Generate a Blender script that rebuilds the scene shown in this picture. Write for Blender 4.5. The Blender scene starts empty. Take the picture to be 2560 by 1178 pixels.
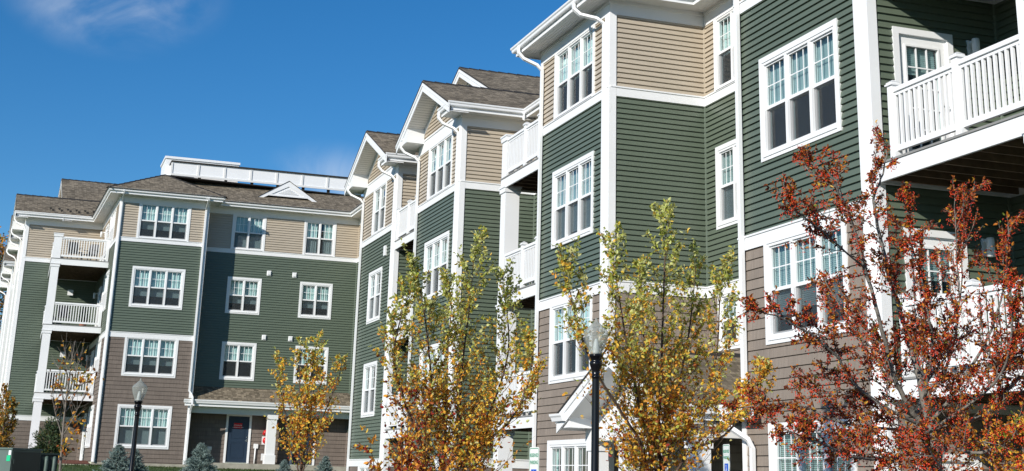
import bpy, math, random
from mathutils import Vector, Matrix
R = math.radians
sc = bpy.context.scene
COL = sc.collection
rng = random.Random(11)

# ------------------------------------------------------------------ materials
def newmat(name):
    m = bpy.data.materials.new(name); m.use_nodes = True
    nt = m.node_tree; nt.nodes.clear()
    return m, nt, nt.nodes.new('ShaderNodeOutputMaterial')
def N(nt, t, **kw):
    n = nt.nodes.new(t)
    for k, v in kw.items():
        if k in n.inputs: n.inputs[k].default_value = v
        else: setattr(n, k, v)
    return n
def rgba(c): return (c[0], c[1], c[2], 1)
def simple(name, col, rough=.6, noise=.0, nscale=3., metal=0., spec=.4, bump=0., bscale=60.):
    m, nt, out = newmat(name)
    p = N(nt, 'ShaderNodeBsdfPrincipled'); p.inputs['Roughness'].default_value = rough
    p.inputs['Metallic'].default_value = metal; p.inputs['Specular IOR Level'].default_value = spec
    p.inputs['Base Color'].default_value = rgba(col)
    if noise > 0:
        g = N(nt, 'ShaderNodeNewGeometry'); nz = N(nt, 'ShaderNodeTexNoise', Scale=nscale, Detail=5.)
        nt.links.new(g.outputs['Position'], nz.inputs['Vector'])
        mr = N(nt, 'ShaderNodeMapRange'); mr.inputs[1].default_value = .3; mr.inputs[2].default_value = .7
        mr.inputs[3].default_value = 1 - noise; mr.inputs[4].default_value = 1 + noise
        nt.links.new(nz.outputs[0], mr.inputs[0])
        mx = N(nt, 'ShaderNodeVectorMath', operation='SCALE'); mx.inputs[0].default_value = col
        nt.links.new(mr.outputs[0], mx.inputs['Scale']); nt.links.new(mx.outputs[0], p.inputs['Base Color'])
    if bump > 0:
        g = N(nt, 'ShaderNodeNewGeometry'); nz = N(nt, 'ShaderNodeTexNoise', Scale=bscale, Detail=3.)
        nt.links.new(g.outputs['Position'], nz.inputs['Vector'])
        b = N(nt, 'ShaderNodeBump', Strength=bump, Distance=.02)
        nt.links.new(nz.outputs[0], b.inputs['Height']); nt.links.new(b.outputs[0], p.inputs['Normal'])
    nt.links.new(p.outputs[0], out.inputs[0])
    return m

def siding_mat(name, col, grain=.05):
    """vinyl lap siding: soft streaks along the boards, slight fading between courses"""
    m, nt, out = newmat(name)
    p = N(nt, 'ShaderNodeBsdfPrincipled', Roughness=.42); p.inputs['Specular IOR Level'].default_value = .6
    uv = N(nt, 'ShaderNodeUVMap'); uv.uv_map = 'UVMap'
    mp = N(nt, 'ShaderNodeMapping'); mp.inputs['Scale'].default_value = (.6, 9., 1.)
    nt.links.new(uv.outputs[0], mp.inputs[0])
    n1 = N(nt, 'ShaderNodeTexNoise', Scale=2.2, Detail=6.); nt.links.new(mp.outputs[0], n1.inputs['Vector'])
    g = N(nt, 'ShaderNodeNewGeometry'); n2 = N(nt, 'ShaderNodeTexNoise', Scale=.55, Detail=3.)
    nt.links.new(g.outputs['Position'], n2.inputs['Vector'])
    ad = N(nt, 'ShaderNodeMath', operation='ADD'); nt.links.new(n1.outputs[0], ad.inputs[0]); nt.links.new(n2.outputs[0], ad.inputs[1])
    mr = N(nt, 'ShaderNodeMapRange'); mr.inputs[1].default_value = .6; mr.inputs[2].default_value = 1.4
    mr.inputs[3].default_value = 1 - grain * 1.6; mr.inputs[4].default_value = 1 + grain * 1.6
    nt.links.new(ad.outputs[0], mr.inputs[0])
    mx = N(nt, 'ShaderNodeVectorMath', operation='SCALE'); mx.inputs[0].default_value = col
    nt.links.new(mr.outputs[0], mx.inputs['Scale']); nt.links.new(mx.outputs[0], p.inputs['Base Color'])
    nt.links.new(p.outputs[0], out.inputs[0])
    return m
def shake_mat(name, col, bw, rh, jdark=.75):
    """cedar-look shingle siding: vertical joints between pieces, vertical grain"""
    m, nt, out = newmat(name)
    p = N(nt, 'ShaderNodeBsdfPrincipled', Roughness=.75); p.inputs['Specular IOR Level'].default_value = .25
    uv = N(nt, 'ShaderNodeUVMap'); uv.uv_map = 'UVMap'
    b = N(nt, 'ShaderNodeTexBrick'); b.offset = .37; b.offset_frequency = 2; b.squash = .72; b.squash_frequency = 3
    b.inputs['Scale'].default_value = 1.; b.inputs['Brick Width'].default_value = bw; b.inputs['Row Height'].default_value = rh
    b.inputs['Mortar Size'].default_value = .004; b.inputs['Mortar Smooth'].default_value = .4
    c1 = [x * 1.07 for x in col]; c2 = [x * .93 for x in col]; c3 = [x * jdark for x in col]
    b.inputs['Color1'].default_value = rgba(c1); b.inputs['Color2'].default_value = rgba(c2); b.inputs['Mortar'].default_value = rgba(c3)
    nt.links.new(uv.outputs[0], b.inputs['Vector'])
    mp = N(nt, 'ShaderNodeMapping'); mp.inputs['Scale'].default_value = (9., .8, 1.); nt.links.new(uv.outputs[0], mp.inputs[0])
    n1 = N(nt, 'ShaderNodeTexNoise', Scale=2.5, Detail=6.); nt.links.new(mp.outputs[0], n1.inputs['Vector'])
    mr = N(nt, 'ShaderNodeMapRange'); mr.inputs[1].default_value = .3; mr.inputs[2].default_value = .7
    mr.inputs[3].default_value = .88; mr.inputs[4].default_value = 1.12
    nt.links.new(n1.outputs[0], mr.inputs[0])
    mx = N(nt, 'ShaderNodeVectorMath', operation='SCALE')
    nt.links.new(b.outputs['Color'], mx.inputs[0]); nt.links.new(mr.outputs[0], mx.inputs['Scale'])
    nt.links.new(mx.outputs[0], p.inputs['Base Color']); nt.links.new(p.outputs[0], out.inputs[0])
    return m
def roof_mat(name, col):
    m, nt, out = newmat(name)
    p = N(nt, 'ShaderNodeBsdfPrincipled', Roughness=.9); p.inputs['Specular IOR Level'].default_value = .2
    uv = N(nt, 'ShaderNodeUVMap'); uv.uv_map = 'UVMap'
    b = N(nt, 'ShaderNodeTexBrick'); b.offset = .43; b.squash = .6; b.squash_frequency = 2
    b.inputs['Scale'].default_value = 1.; b.inputs['Brick Width'].default_value = .21; b.inputs['Row Height'].default_value = .14
    b.inputs['Mortar Size'].default_value = .008; b.inputs['Mortar Smooth'].default_value = .6
    b.inputs['Color1'].default_value = rgba([x * 1.5 for x in col]); b.inputs['Color2'].default_value = rgba([x * .6 for x in col])
    b.inputs['Mortar'].default_value = rgba([x * .5 for x in col])
    nt.links.new(uv.outputs[0], b.inputs['Vector'])
    g = N(nt, 'ShaderNodeNewGeometry')
    n1 = N(nt, 'ShaderNodeTexNoise', Scale=1.1, Detail=4.); nt.links.new(g.outputs['Position'], n1.inputs['Vector'])
    n2 = N(nt, 'ShaderNodeTexNoise', Scale=24., Detail=3.); nt.links.new(g.outputs['Position'], n2.inputs['Vector'])
    ad = N(nt, 'ShaderNodeMath', operation='ADD'); nt.links.new(n1.outputs[0], ad.inputs[0]); nt.links.new(n2.outputs[0], ad.inputs[1])
    mr = N(nt, 'ShaderNodeMapRange'); mr.inputs[1].default_value = .6; mr.inputs[2].default_value = 1.4
    mr.inputs[3].default_value = .72; mr.inputs[4].default_value = 1.28
    nt.links.new(ad.outputs[0], mr.inputs[0])
    mx = N(nt, 'ShaderNodeVectorMath', operation='SCALE')
    nt.links.new(b.outputs['Color'], mx.inputs[0]); nt.links.new(mr.outputs[0], mx.inputs['Scale'])
    nt.links.new(mx.outputs[0], p.inputs['Base Color'])
    bp = N(nt, 'ShaderNodeBump', Strength=.5, Distance=.02); nt.links.new(n2.outputs[0], bp.inputs['Height']); nt.links.new(bp.outputs[0], p.inputs['Normal'])
    nt.links.new(p.outputs[0], out.inputs[0])
    return m
def glass_mat(name, tint, refl=.07):
    m, nt, out = newmat(name)
    t = N(nt, 'ShaderNodeBsdfTransparent'); t.inputs[0].default_value = rgba(tint)
    g = N(nt, 'ShaderNodeBsdfGlossy', Roughness=.015); g.inputs[0].default_value = (1, 1, 1, 1)
    lw = N(nt, 'ShaderNodeLayerWeight', Blend=.5)
    pw = N(nt, 'ShaderNodeMath', operation='POWER'); pw.inputs[1].default_value = 4.; nt.links.new(lw.outputs['Facing'], pw.inputs[0])
    ad = N(nt, 'ShaderNodeMath', operation='ADD'); ad.inputs[1].default_value = refl; ad.use_clamp = True
    nt.links.new(pw.outputs[0], ad.inputs[0])
    # slightly uneven panes so that reflections waver like real insulated glass
    geo = N(nt, 'ShaderNodeNewGeometry'); nz = N(nt, 'ShaderNodeTexNoise', Scale=1.4, Detail=1.)
    nt.links.new(geo.outputs['Position'], nz.inputs['Vector'])
    b = N(nt, 'ShaderNodeBump', Strength=.12, Distance=.05); nt.links.new(nz.outputs[0], b.inputs['Height'])
    nt.links.new(b.outputs[0], g.inputs['Normal'])
    mx = N(nt, 'ShaderNodeMixShader'); nt.links.new(ad.outputs[0], mx.inputs[0])
    nt.links.new(t.outputs[0], mx.inputs[1]); nt.links.new(g.outputs[0], mx.inputs[2]); nt.links.new(mx.outputs[0], out.inputs[0])
    return m
def screen_mat(name, dens, col):
    m, nt, out = newmat(name)
    t = N(nt, 'ShaderNodeBsdfTransparent'); d = N(nt, 'ShaderNodeBsdfDiffuse'); d.inputs[0].default_value = rgba(col)
    mx = N(nt, 'ShaderNodeMixShader'); mx.inputs[0].default_value = dens
    nt.links.new(t.outputs[0], mx.inputs[1]); nt.links.new(d.outputs[0], mx.inputs[2]); nt.links.new(mx.outputs[0], out.inputs[0])
    return m
def leaf_mat(name, trans=.45, rough=.5):
    m, nt, out = newmat(name)
    a = N(nt, 'ShaderNodeAttribute'); a.attribute_name = 'leaf_colour'
    p = N(nt, 'ShaderNodeBsdfPrincipled', Roughness=rough); p.inputs['Specular IOR Level'].default_value = .4
    tr = N(nt, 'ShaderNodeBsdfTranslucent')
    nt.links.new(a.outputs['Color'], p.inputs['Base Color']); nt.links.new(a.outputs['Color'], tr.inputs[0])
    mx = N(nt, 'ShaderNodeMixShader'); mx.inputs[0].default_value = trans
    nt.links.new(p.outputs[0], mx.inputs[1]); nt.links.new(tr.outputs[0], mx.inputs[2]); nt.links.new(mx.outputs[0], out.inputs[0])
    return m

M = {}
M['white'] = simple('white_vinyl_trim', (.82, .83, .83), .45, noise=.02, nscale=1.3)
M['soffit'] = simple('white_soffit', (.74, .74, .72), .6, noise=.02)
M['green'] = siding_mat('green_lap_siding', (.112, .142, .102))
M['beige'] = siding_mat('beige_lap_siding', (.47, .405, .315))
M['shake'] = shake_mat('brown_shingle_siding', (.178, .147, .125), .27, .18)
M['board'] = shake_mat('brown_wide_shingle_siding', (.245, .205, .17), 1.3, .166, .82)
M['roof'] = roof_mat('weathered_asphalt_shingles', (.190, .158, .114))
M['glass'] = glass_mat('window_glass', (.71, .875, .87))
M['glass_low'] = glass_mat('lower_sash_glass', (.68, .80, .82), .04)
M['screen'] = screen_mat('insect_screen', .42, (.07, .08, .085))
M['deck'] = simple('grey_deck_boards', (.26, .26, .25), .8, noise=.1)
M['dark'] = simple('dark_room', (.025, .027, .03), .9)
M['curtain'] = simple('white_curtain', (.70, .715, .70), .9)
M['shade'] = simple('roller_shade', (.60, .63, .62), .9)
M['blind'] = simple('white_slat_blind', (.80, .82, .82), .6)
M['wood'] = simple('treated_wood_joists', (.13, .085, .05), .85, noise=.25, nscale=6.)
M['black'] = simple('black_metal_paint', (.006, .006, .007), .22, spec=.35)
M['navy'] = simple('navy_door_paint', (.020, .036, .062), .4, noise=.04)
M['steel'] = simple('brushed_steel', (.6, .6, .58), .3, metal=.9)
M['concrete'] = simple('foundation_concrete', (.36, .34, .28), .9, noise=.16, nscale=4.)
M['cabinet'] = simple('green_cabinet_paint', (.10, .145, .125), .45, noise=.12, nscale=2.5)
M['cabinet_dark'] = simple('dark_green_paint_and_shade', (.020, .034, .030), .4, noise=.12, nscale=2.5)  # ribbed transformer's green; on the large cabinet it stands in for shade
M['red'] = simple('red_paint', (.55, .012, .014), .35)
M['blue'] = simple('blue_sign_paint', (.015, .11, .62), .5)
M['sgreen'] = simple('green_sign_lettering', (.02, .28, .16), .5)
M['signwhite'] = simple('white_sign_face', (.80, .84, .82), .4)
M['bark_grey'] = simple('grey_bark', (.18, .165, .14), .9, noise=.3, nscale=14., bump=.5, bscale=40.)
M['bark_brown'] = simple('brown_bark', (.10, .065, .045), .9, noise=.3, nscale=16., bump=.5)
M['bark_pale'] = simple('pale_bark', (.19, .165, .14), .9, noise=.3, nscale=14.)
M['leaf'] = leaf_mat('thin_leaves')
M['needle'] = leaf_mat('needles', .08, .7)
M['berry'] = simple('red_berries', (.72, .055, .012), .3, spec=.5)
M['car'] = simple('black_car_paint', (.012, .014, .022), .12, spec=.7)
M['rubber'] = simple('rubber', (.02, .02, .02), .8)
M['plastic_dark'] = simple('dark_plastic', (.03, .03, .033), .5)
M['cushion'] = simple('pale_cushion', (.6, .6, .6), .9)
M['terracotta'] = simple('pot_clay', (.28, .11, .06), .8)
M['globe'] = None

def _globe():
    m, nt, out = newmat('clear_ribbed_globe')
    t = N(nt, 'ShaderNodeBsdfTransparent'); t.inputs[0].default_value = (.93, .95, .94, 1)
    d = N(nt, 'ShaderNodeBsdfPrincipled', Roughness=.25); d.inputs['Base Color'].default_value = (.40, .43, .40, 1)
    fr = N(nt, 'ShaderNodeLayerWeight', Blend=.35)
    mr = N(nt, 'ShaderNodeMapRange'); mr.inputs[3].default_value = .34; mr.inputs[4].default_value = .72
    nt.links.new(fr.outputs['Facing'], mr.inputs[0])
    mx = N(nt, 'ShaderNodeMixShader'); nt.links.new(mr.outputs[0], mx.inputs[0])
    nt.links.new(t.outputs[0], mx.inputs[1]); nt.links.new(d.outputs[0], mx.inputs[2]); nt.links.new(mx.outputs[0], out.inputs[0])
    return m
M['globe'] = _globe()

# ------------------------------------------------------------------ mesh builder
class MB:
    def __init__(s): s.v = []; s.f = []; s.m = []; s.c = []; s.smooth = []; s.T = None
    def pt(s, p):
        p = Vector(p)
        if s.T is not None: p = s.T @ p
        s.v.append(p); return len(s.v) - 1
    def face(s, pts, m=0, c=None, sm=False):
        s.f.append([s.pt(p) for p in pts]); s.m.append(m); s.c.append(c); s.smooth.append(sm)
    def idx(s, ids, m=0, c=None, sm=False):
        s.f.append(list(ids)); s.m.append(m); s.c.append(c); s.smooth.append(sm)
    def hexa(s, p, m=0, ms=None):
        """p: 8 corners, bottom ring 0-3 counter-clockwise from above, top ring 4-7"""
        i = [s.pt(q) for q in p]
        for k, q in enumerate(((3, 2, 1, 0), (4, 5, 6, 7), (0, 1, 5, 4), (1, 2, 6, 5), (2, 3, 7, 6), (3, 0, 4, 7))):
            s.idx([i[a] for a in q], ms[k] if ms else m)
    def box(s, x0, x1, y0, y1, z0, z1, m=0, ms=None):
        s.hexa([(x0, y0, z0), (x1, y0, z0), (x1, y1, z0), (x0, y1, z0), (x0, y0, z1), (x1, y0, z1), (x1, y1, z1), (x0, y1, z1)], m, ms)
    def tube(s, pts, rad, n=8, m=0, caps=True, sm=True):
        pts = [Vector(p) for p in pts]
        if not hasattr(rad, '__len__'): rad = [rad] * len(pts)
        rings = []; prev = None
        for i, p in enumerate(pts):
            a = pts[max(i - 1, 0)]; b = pts[min(i + 1, len(pts) - 1)]
            d = (b - a).normalized()
            if prev is None:
                u = d.cross(Vector((0, 0, 1)))
                if u.length < 1e-3: u = d.cross(Vector((1, 0, 0)))
                u.normalize()
            else:
                u = (prev - d * prev.dot(d))
                if u.length < 1e-4: u = d.cross(Vector((1, 0, 0)))
                u.normalize()
            prev = u; w = d.cross(u)
            rings.append([s.pt(p + (u * math.cos(2 * math.pi * k / n) + w * math.sin(2 * math.pi * k / n)) * rad[i]) for k in range(n)])
        for a, b in zip(rings, rings[1:]):
            for k in range(n): s.idx([a[k], a[(k + 1) % n], b[(k + 1) % n], b[k]], m, None, sm)
        if caps:
            s.idx(rings[0][::-1], m); s.idx(rings[-1], m)
    def sqtube(s, pts, w, h, m=0):
        """rectangular tube for downspouts"""
        pts = [Vector(p) for p in pts]; rings = []
        for i, p in enumerate(pts):
            a = pts[max(i - 1, 0)]; b = pts[min(i + 1, len(pts) - 1)]
            d = (b - a).normalized()
            u = Vector((0, 1, 0)); u = (u - d * u.dot(d))
            if u.length < .1: u = Vector((1, 0, 0)) - d * d.x
            u.normalize(); q = d.cross(u)
            rings.append([s.pt(p + u * (w / 2 * e) + q * (h / 2 * g)) for e, g in ((-1, -1), (1, -1), (1, 1), (-1, 1))])
        for a, b in zip(rings, rings[1:]):
            for k in range(4): s.idx([a[k], a[(k + 1) % 4], b[(k + 1) % 4], b[k]], m)
        s.idx(rings[0][::-1], m); s.idx(rings[-1], m)
    def lathe(s, prof, cx, cy, n=20, m=0, sm=True):
        rings = [[s.pt((cx + r * math.cos(2 * math.pi * k / n), cy + r * math.sin(2 * math.pi * k / n), z)) for k in range(n)] for r, z in prof]
        for a, b in zip(rings, rings[1:]):
            for k in range(n): s.idx([a[k], a[(k + 1) % n], b[(k + 1) % n], b[k]], m, None, sm)
        s.idx(rings[0][::-1], m); s.idx(rings[-1], m)
    def sweep(s, path, prof, m=0, caps=True):
        """sweep closed profile [(out,z)] along plan polyline; out is measured to the outward normal (uy,-ux)"""
        P = [Vector((p[0], p[1])) for p in path]; ns = []
        for a, b in zip(P, P[1:]):
            u = (b - a).normalized(); ns.append(Vector((u.y, -u.x)))
        rings = []
        for i, p in enumerate(P):
            if i == 0: mt = ns[0]
            elif i == len(P) - 1: mt = ns[-1]
            else: mt = (ns[i - 1] + ns[i]) / (1 + ns[i - 1].dot(ns[i]))
            rings.append([s.pt((p.x + mt.x * o, p.y + mt.y * o, z)) for o, z in prof])
        k = len(prof)
        for a, b in zip(rings, rings[1:]):
            for j in range(k): s.idx([a[j], a[(j + 1) % k], b[(j + 1) % k], b[j]], m)
        if caps: s.idx(rings[0][::-1], m); s.idx(rings[-1], m)
    def mesh(s, name, mats):
        me = bpy.data.meshes.new(name)
        me.from_pydata([tuple(p) for p in s.v], [], s.f)
        for mm in mats: me.materials.append(mm)
        me.polygons.foreach_set('material_index', s.m)
        me.polygons.foreach_set('use_smooth', s.smooth)
        uvl = me.uv_layers.new(name='UVMap'); data = []
        for p in me.polygons:
            n = p.normal
            if abs(n.z) > .985: t = Vector((1, 0, 0)); b = Vector((0, 1, 0))
            else:
                t = Vector((0, 0, 1)).cross(n).normalized(); b = n.cross(t)
                if abs(n.z) < .5: b = Vector((0, 0, 1))
            for vi in p.vertices:
                q = me.vertices[vi].co; data += [q.dot(t), q.dot(b)]
        uvl.data.foreach_set('uv', data)
        if any(c is not None for c in s.c):
            at = me.color_attributes.new('leaf_colour', 'FLOAT_COLOR', 'CORNER'); cd = []
            for p, c in zip(me.polygons, s.c):
                c = c or (.1, .1, .1)
                cd += [c[0], c[1], c[2], 1.] * len(p.vertices)
            at.data.foreach_set('color', cd)
        me.update()
        return me
    def build(s, name, mats, parent=None, label=None, kind=None):
        if not isinstance(mats, (list, tuple)): mats = [mats]
        return place(s.mesh(name, mats), name, parent, None, label, kind)

def place(me, name, parent=None, mat=None, label=None, kind=None):
    o = bpy.data.objects.new(name, me); COL.objects.link(o)
    if parent is not None:
        o.parent = parent
        o.matrix_parent_inverse = WORLD[parent.name].inverted()
    if mat is not None: o.matrix_basis = mat
    WORLD[o.name] = mat if mat is not None else Matrix()
    if label: o['label'] = label
    if kind: o['kind'] = kind
    return o
WORLD = {}
def thing(name, loc, label, cat, group=None):
    o = bpy.data.objects.new(name, None); COL.objects.link(o); o.location = loc
    o.empty_display_size = .3
    WORLD[o.name] = Matrix.Translation(loc)
    o['label'] = label; o['category'] = cat
    if group: o['group'] = group
    return o
def tag(o, label, cat, group=None):
    o['label'] = label; o['category'] = cat
    if group: o['group'] = group
def clone(root, loc, label, rotz=0.):
    r = root.copy(); COL.objects.link(r); r.location = loc; r.rotation_euler = (0, 0, rotz); r['label'] = label
    for ch in list(root.children):
        c = ch.copy(); COL.objects.link(c); c.parent = r
        for g in list(ch.children):
            d = g.copy(); COL.objects.link(d); d.parent = c
    return r

# ------------------------------------------------------------------ wall frame helper
class Wall:
    """plan line p0->p1 seen left to right from outside; u along, w outwards"""
    def __init__(s, p0, p1, T=None):
        s.p0 = Vector(p0); d = Vector(p1) - s.p0; s.L = d.length; s.u = d / s.L; s.n = Vector((s.u.y, -s.u.x)); s.T = T
    def P(s, u, z, w=0.):
        q = s.p0 + s.u * u + s.n * w
        return Vector((q.x, q.y, z))
    def mat(s, u, z, w=0.):
        q = s.P(u, z, w)
        m = Matrix(((s.u.x, -s.n.x, 0, q.x), (s.u.y, -s.n.y, 0, q.y), (0, 0, 1, q.z), (0, 0, 0, 1)))
        return s.T @ m if s.T is not None else m
    def box(s, mb, u0, u1, z0, z1, w0, w1, m=0):
        mb.T = s.T
        mb.hexa([s.P(u0, z0, w1), s.P(u1, z0, w1), s.P(u1, z0, w0), s.P(u0, z0, w0), s.P(u0, z1, w1), s.P(u1, z1, w1), s.P(u1, z1, w0), s.P(u0, z1, w0)], m)
        mb.T = None
    def lap(s, mb, u0, u1, z0, z1, e, holes=(), m=0, proud=.021, g=.026, span=None, clip=None):
        """real lap-siding courses: undercut shadow gap, butt edge, sloping face"""
        mb.T = s.T
        k0 = math.floor(z0 / e + 1e-6); k1 = math.ceil(z1 / e - 1e-6)
        for k in range(k0, k1):
            za = k * e; mid = min(max(za + e / 2, z0), z1)
            iv = [(u0, u1)]
            if clip:
                iv = [clip(za + e / 2)]
                if iv[0][1] - iv[0][0] < .02: continue
            for (a, b, c, d) in holes:
                if c < mid < d:
                    nv = []
                    for p, q in iv:
                        if b <= p or a >= q: nv.append((p, q)); continue
                        if p < a: nv.append((p, a))
                        if b < q: nv.append((b, q))
                    iv = nv
            prof = [(za, -.014), (za + g, -.014), (za + g, proud), (za + e, .004), (za + e, -.014)]
            for p, q in iv:
                for (zA, oA), (zB, oB) in zip(prof, prof[1:]):
                    if zB < z0 or zA > z1: continue
                    ca = max(zA, z0); cb = min(zB, z1)
                    if zB > zA:
                        oa = oA + (oB - oA) * (ca - zA) / (zB - zA); ob = oA + (oB - oA) * (cb - zA) / (zB - zA)
                    else: oa, ob = oA, oB
                    mb.face([s.P(p, ca, oa), s.P(q, ca, oa), s.P(q, cb, ob), s.P(p, cb, ob)], m)
        mb.T = None
E_LAP = .1145

# ------------------------------------------------------------------ windows (meshes shared between equal windows)
_wc = {}
def sash_layout(n, W, H, tr):
    l, r, t, b = tr; ft = .045; mw = .075
    x0 = l + ft; x1 = W - r - ft; z0 = b + ft + .015; z1 = H - t - ft
    sw = (x1 - x0 - mw * (n - 1)) / n
    return [(x0 + i * (sw + mw), x0 + i * (sw + mw) + sw) for i in range(n)], z0, z1, (z0 + z1) / 2
def window_meshes(n, W, H, tr, style):
    key = (n, round(W, 2), round(H, 2), tr, style)
    if key in _wc: return _wc[key]
    rr = random.Random(hash((n, round(W, 2), style)) & 0xffff)
    S, z0, z1, zm = sash_layout(n, W, H, tr); l, r, t, b = tr
    f = MB()
    # casing
    if l: f.box(0, l, -.034, .02, 0, H)
    if r: f.box(W - r, W, -.034, .02, 0, H)
    if b: f.box(l, W - r, -.034, .02, 0, b); f.box(l - .0, W - r, -.05, -.034, b - .035, b)
    if t: f.box(l, W - r, -.034, .02, H - t, H)
    # outer frame
    f.box(l, S[0][0], -.02, .11, b, H - t); f.box(S[-1][1], W - r, -.02, .11, b, H - t)
    f.box(S[0][0], S[-1][1], -.02, .11, b, z0); f.box(S[0][0], S[-1][1], -.02, .11, z1, H - t)
    for (a0, a1), (b0, b1) in zip(S, S[1:]): f.box(a1, b0, -.018, .11, z0, z1)
    for a, c in S:
        f.box(a, c, .012, .10, zm - .028, zm + .028)                       # meeting rail
        f.box(a, a + .028, .012, .055, zm + .028, z1); f.box(c - .028, c, .012, .055, zm + .028, z1)
        f.box(a + .028, c - .028, .012, .055, z1 - .03, z1)
        f.box(a, a + .03, .05, .10, z0, zm - .028); f.box(c - .03, c, .05, .10, z0, zm - .028)
        f.box(a + .03, c - .03, .05, .10, z0, z0 + .04)
        # grille of the upper sash
        for k in (1, 2):
            xx = a + .028 + (c - a - .056) * k / 3
            f.box(xx - .009, xx + .009, .036, .043, zm + .028, z1 - .03)
        zz = (zm + z1) / 2
        f.box(a + .028, c - .028, .0365, .0425, zz - .009, zz + .009)
    # reveal box of the room behind
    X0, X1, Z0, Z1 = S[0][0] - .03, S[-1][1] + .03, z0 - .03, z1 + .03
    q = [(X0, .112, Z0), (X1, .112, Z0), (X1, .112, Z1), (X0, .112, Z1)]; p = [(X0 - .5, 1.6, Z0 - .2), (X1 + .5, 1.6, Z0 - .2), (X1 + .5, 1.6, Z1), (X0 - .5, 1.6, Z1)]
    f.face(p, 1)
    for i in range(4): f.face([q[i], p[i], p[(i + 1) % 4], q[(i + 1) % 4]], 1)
    out = {'window': f.mesh('window', [M['white'], M['dark']])}
    g = MB()
    for a, c in S:
        g.face([(a, .045, zm), (c, .045, zm), (c, .045, z1), (a, .045, z1)], 0)
        g.face([(a, .075, z0), (c, .075, z0), (c, .075, zm), (a, .075, zm)], 1)
    out['pane'] = g.mesh('pane', [M['glass'], M['glass_low']])
    s_ = MB()
    for a, c in S: s_.face([(a, .03, z0), (c, .03, z0), (c, .03, zm - .02), (a, .03, zm - .02)], 0)
    out['insect_screen'] = s_.mesh('insect_screen', [M['screen']])
    def folds(mb, a, c, za, zb, amp=.009, per=.11, y=.15, m=0):
        nn = max(6, int((c - a) / .012)); ph = rr.random() * 6
        for i in range(nn):
            xa = a + (c - a) * i / nn; xb = a + (c - a) * (i + 1) / nn
            ya = y + amp * math.sin(ph + xa / per * 6.283) + .01 * math.sin(xa * 23); yb = y + amp * math.sin(ph + xb / per * 6.283) + .01 * math.sin(xb * 23)
            mb.face([(xa, ya, za), (xb, yb, za), (xb, yb, zb), (xa, ya, zb)], m, None, True)
    def slats(mb, a, c, za, zb, y=.15):
        z = zb
        while z > za:
            mb.face([(a, y, z), (c, y, z), (c, y + .016, z - .022), (a, y + .016, z - .022)], 0); z -= .03
    cu = MB(); nm = 'curtain'
    A, B = S[0][0] - .05, S[-1][1] + .05
    if style[0] == 'C':      # gathered curtain behind the upper sash, open below
        folds(cu, A, B, zm - .04, z1 - .03)
    elif style[0] == 'H':    # roller shade half way down behind the curtain
        folds(cu, A, B, zm - .02, z1 - .03, .012); cu.face([(A, .22, z0 + (zm - z0) * .5), (B, .22, z0 + (zm - z0) * .5), (B, .22, z1), (A, .22, z1)], 1)
    elif style[0] == 'S':    # shade fully down
        folds(cu, A, B, zm - .02, z1 - .03, .012); cu.face([(A, .22, z0), (B, .22, z0), (B, .22, z1), (A, .22, z1)], 1)
    elif style[0] == 'G':    # side curtains all the way down
        w = B - A; folds(cu, A, A + w * .42, z0, z1); folds(cu, B - w * .36, B, z0, z1)
    elif style[0] == 'B':    # slat blinds, number gives how far down
        nm = 'blind'; low = int(style[1:] or 100) / 100
        for i, (a, c) in enumerate(S):
            zb = z1 - (z1 - z0) * min(1, low * (1 if i % 2 == 0 else .93)); slats(cu, a - .05, c + .024, zb, z1 + .02, .115)
    elif style[0] == 'O':    # open room
        folds(cu, A, A + .18, z0, z1); folds(cu, B - .18, B, z0, z1)
    if cu.f: out[nm] = cu.mesh(nm, [M['blind'] if nm == 'blind' else M['curtain'], M['shade']])
    _wc[key] = out
    return out
TRIM = (.095, .095, .095, .095)
def window(parent, wall, ua, ub, z0, z1, n, tr=TRIM, style='C', label=None):
    ms = window_meshes(n, ub - ua, z1 - z0, tr, style)
    mt = wall.mat(ua, z0, .0)
    w = place(ms['window'], 'window', parent, mt, label)
    for k in ms:
        if k != 'window':
            c = bpy.data.objects.new(k, ms[k]); COL.objects.link(c); c.parent = w
    return (ua + .05, ub - .05, z0 + .05, z1 - .05)

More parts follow.
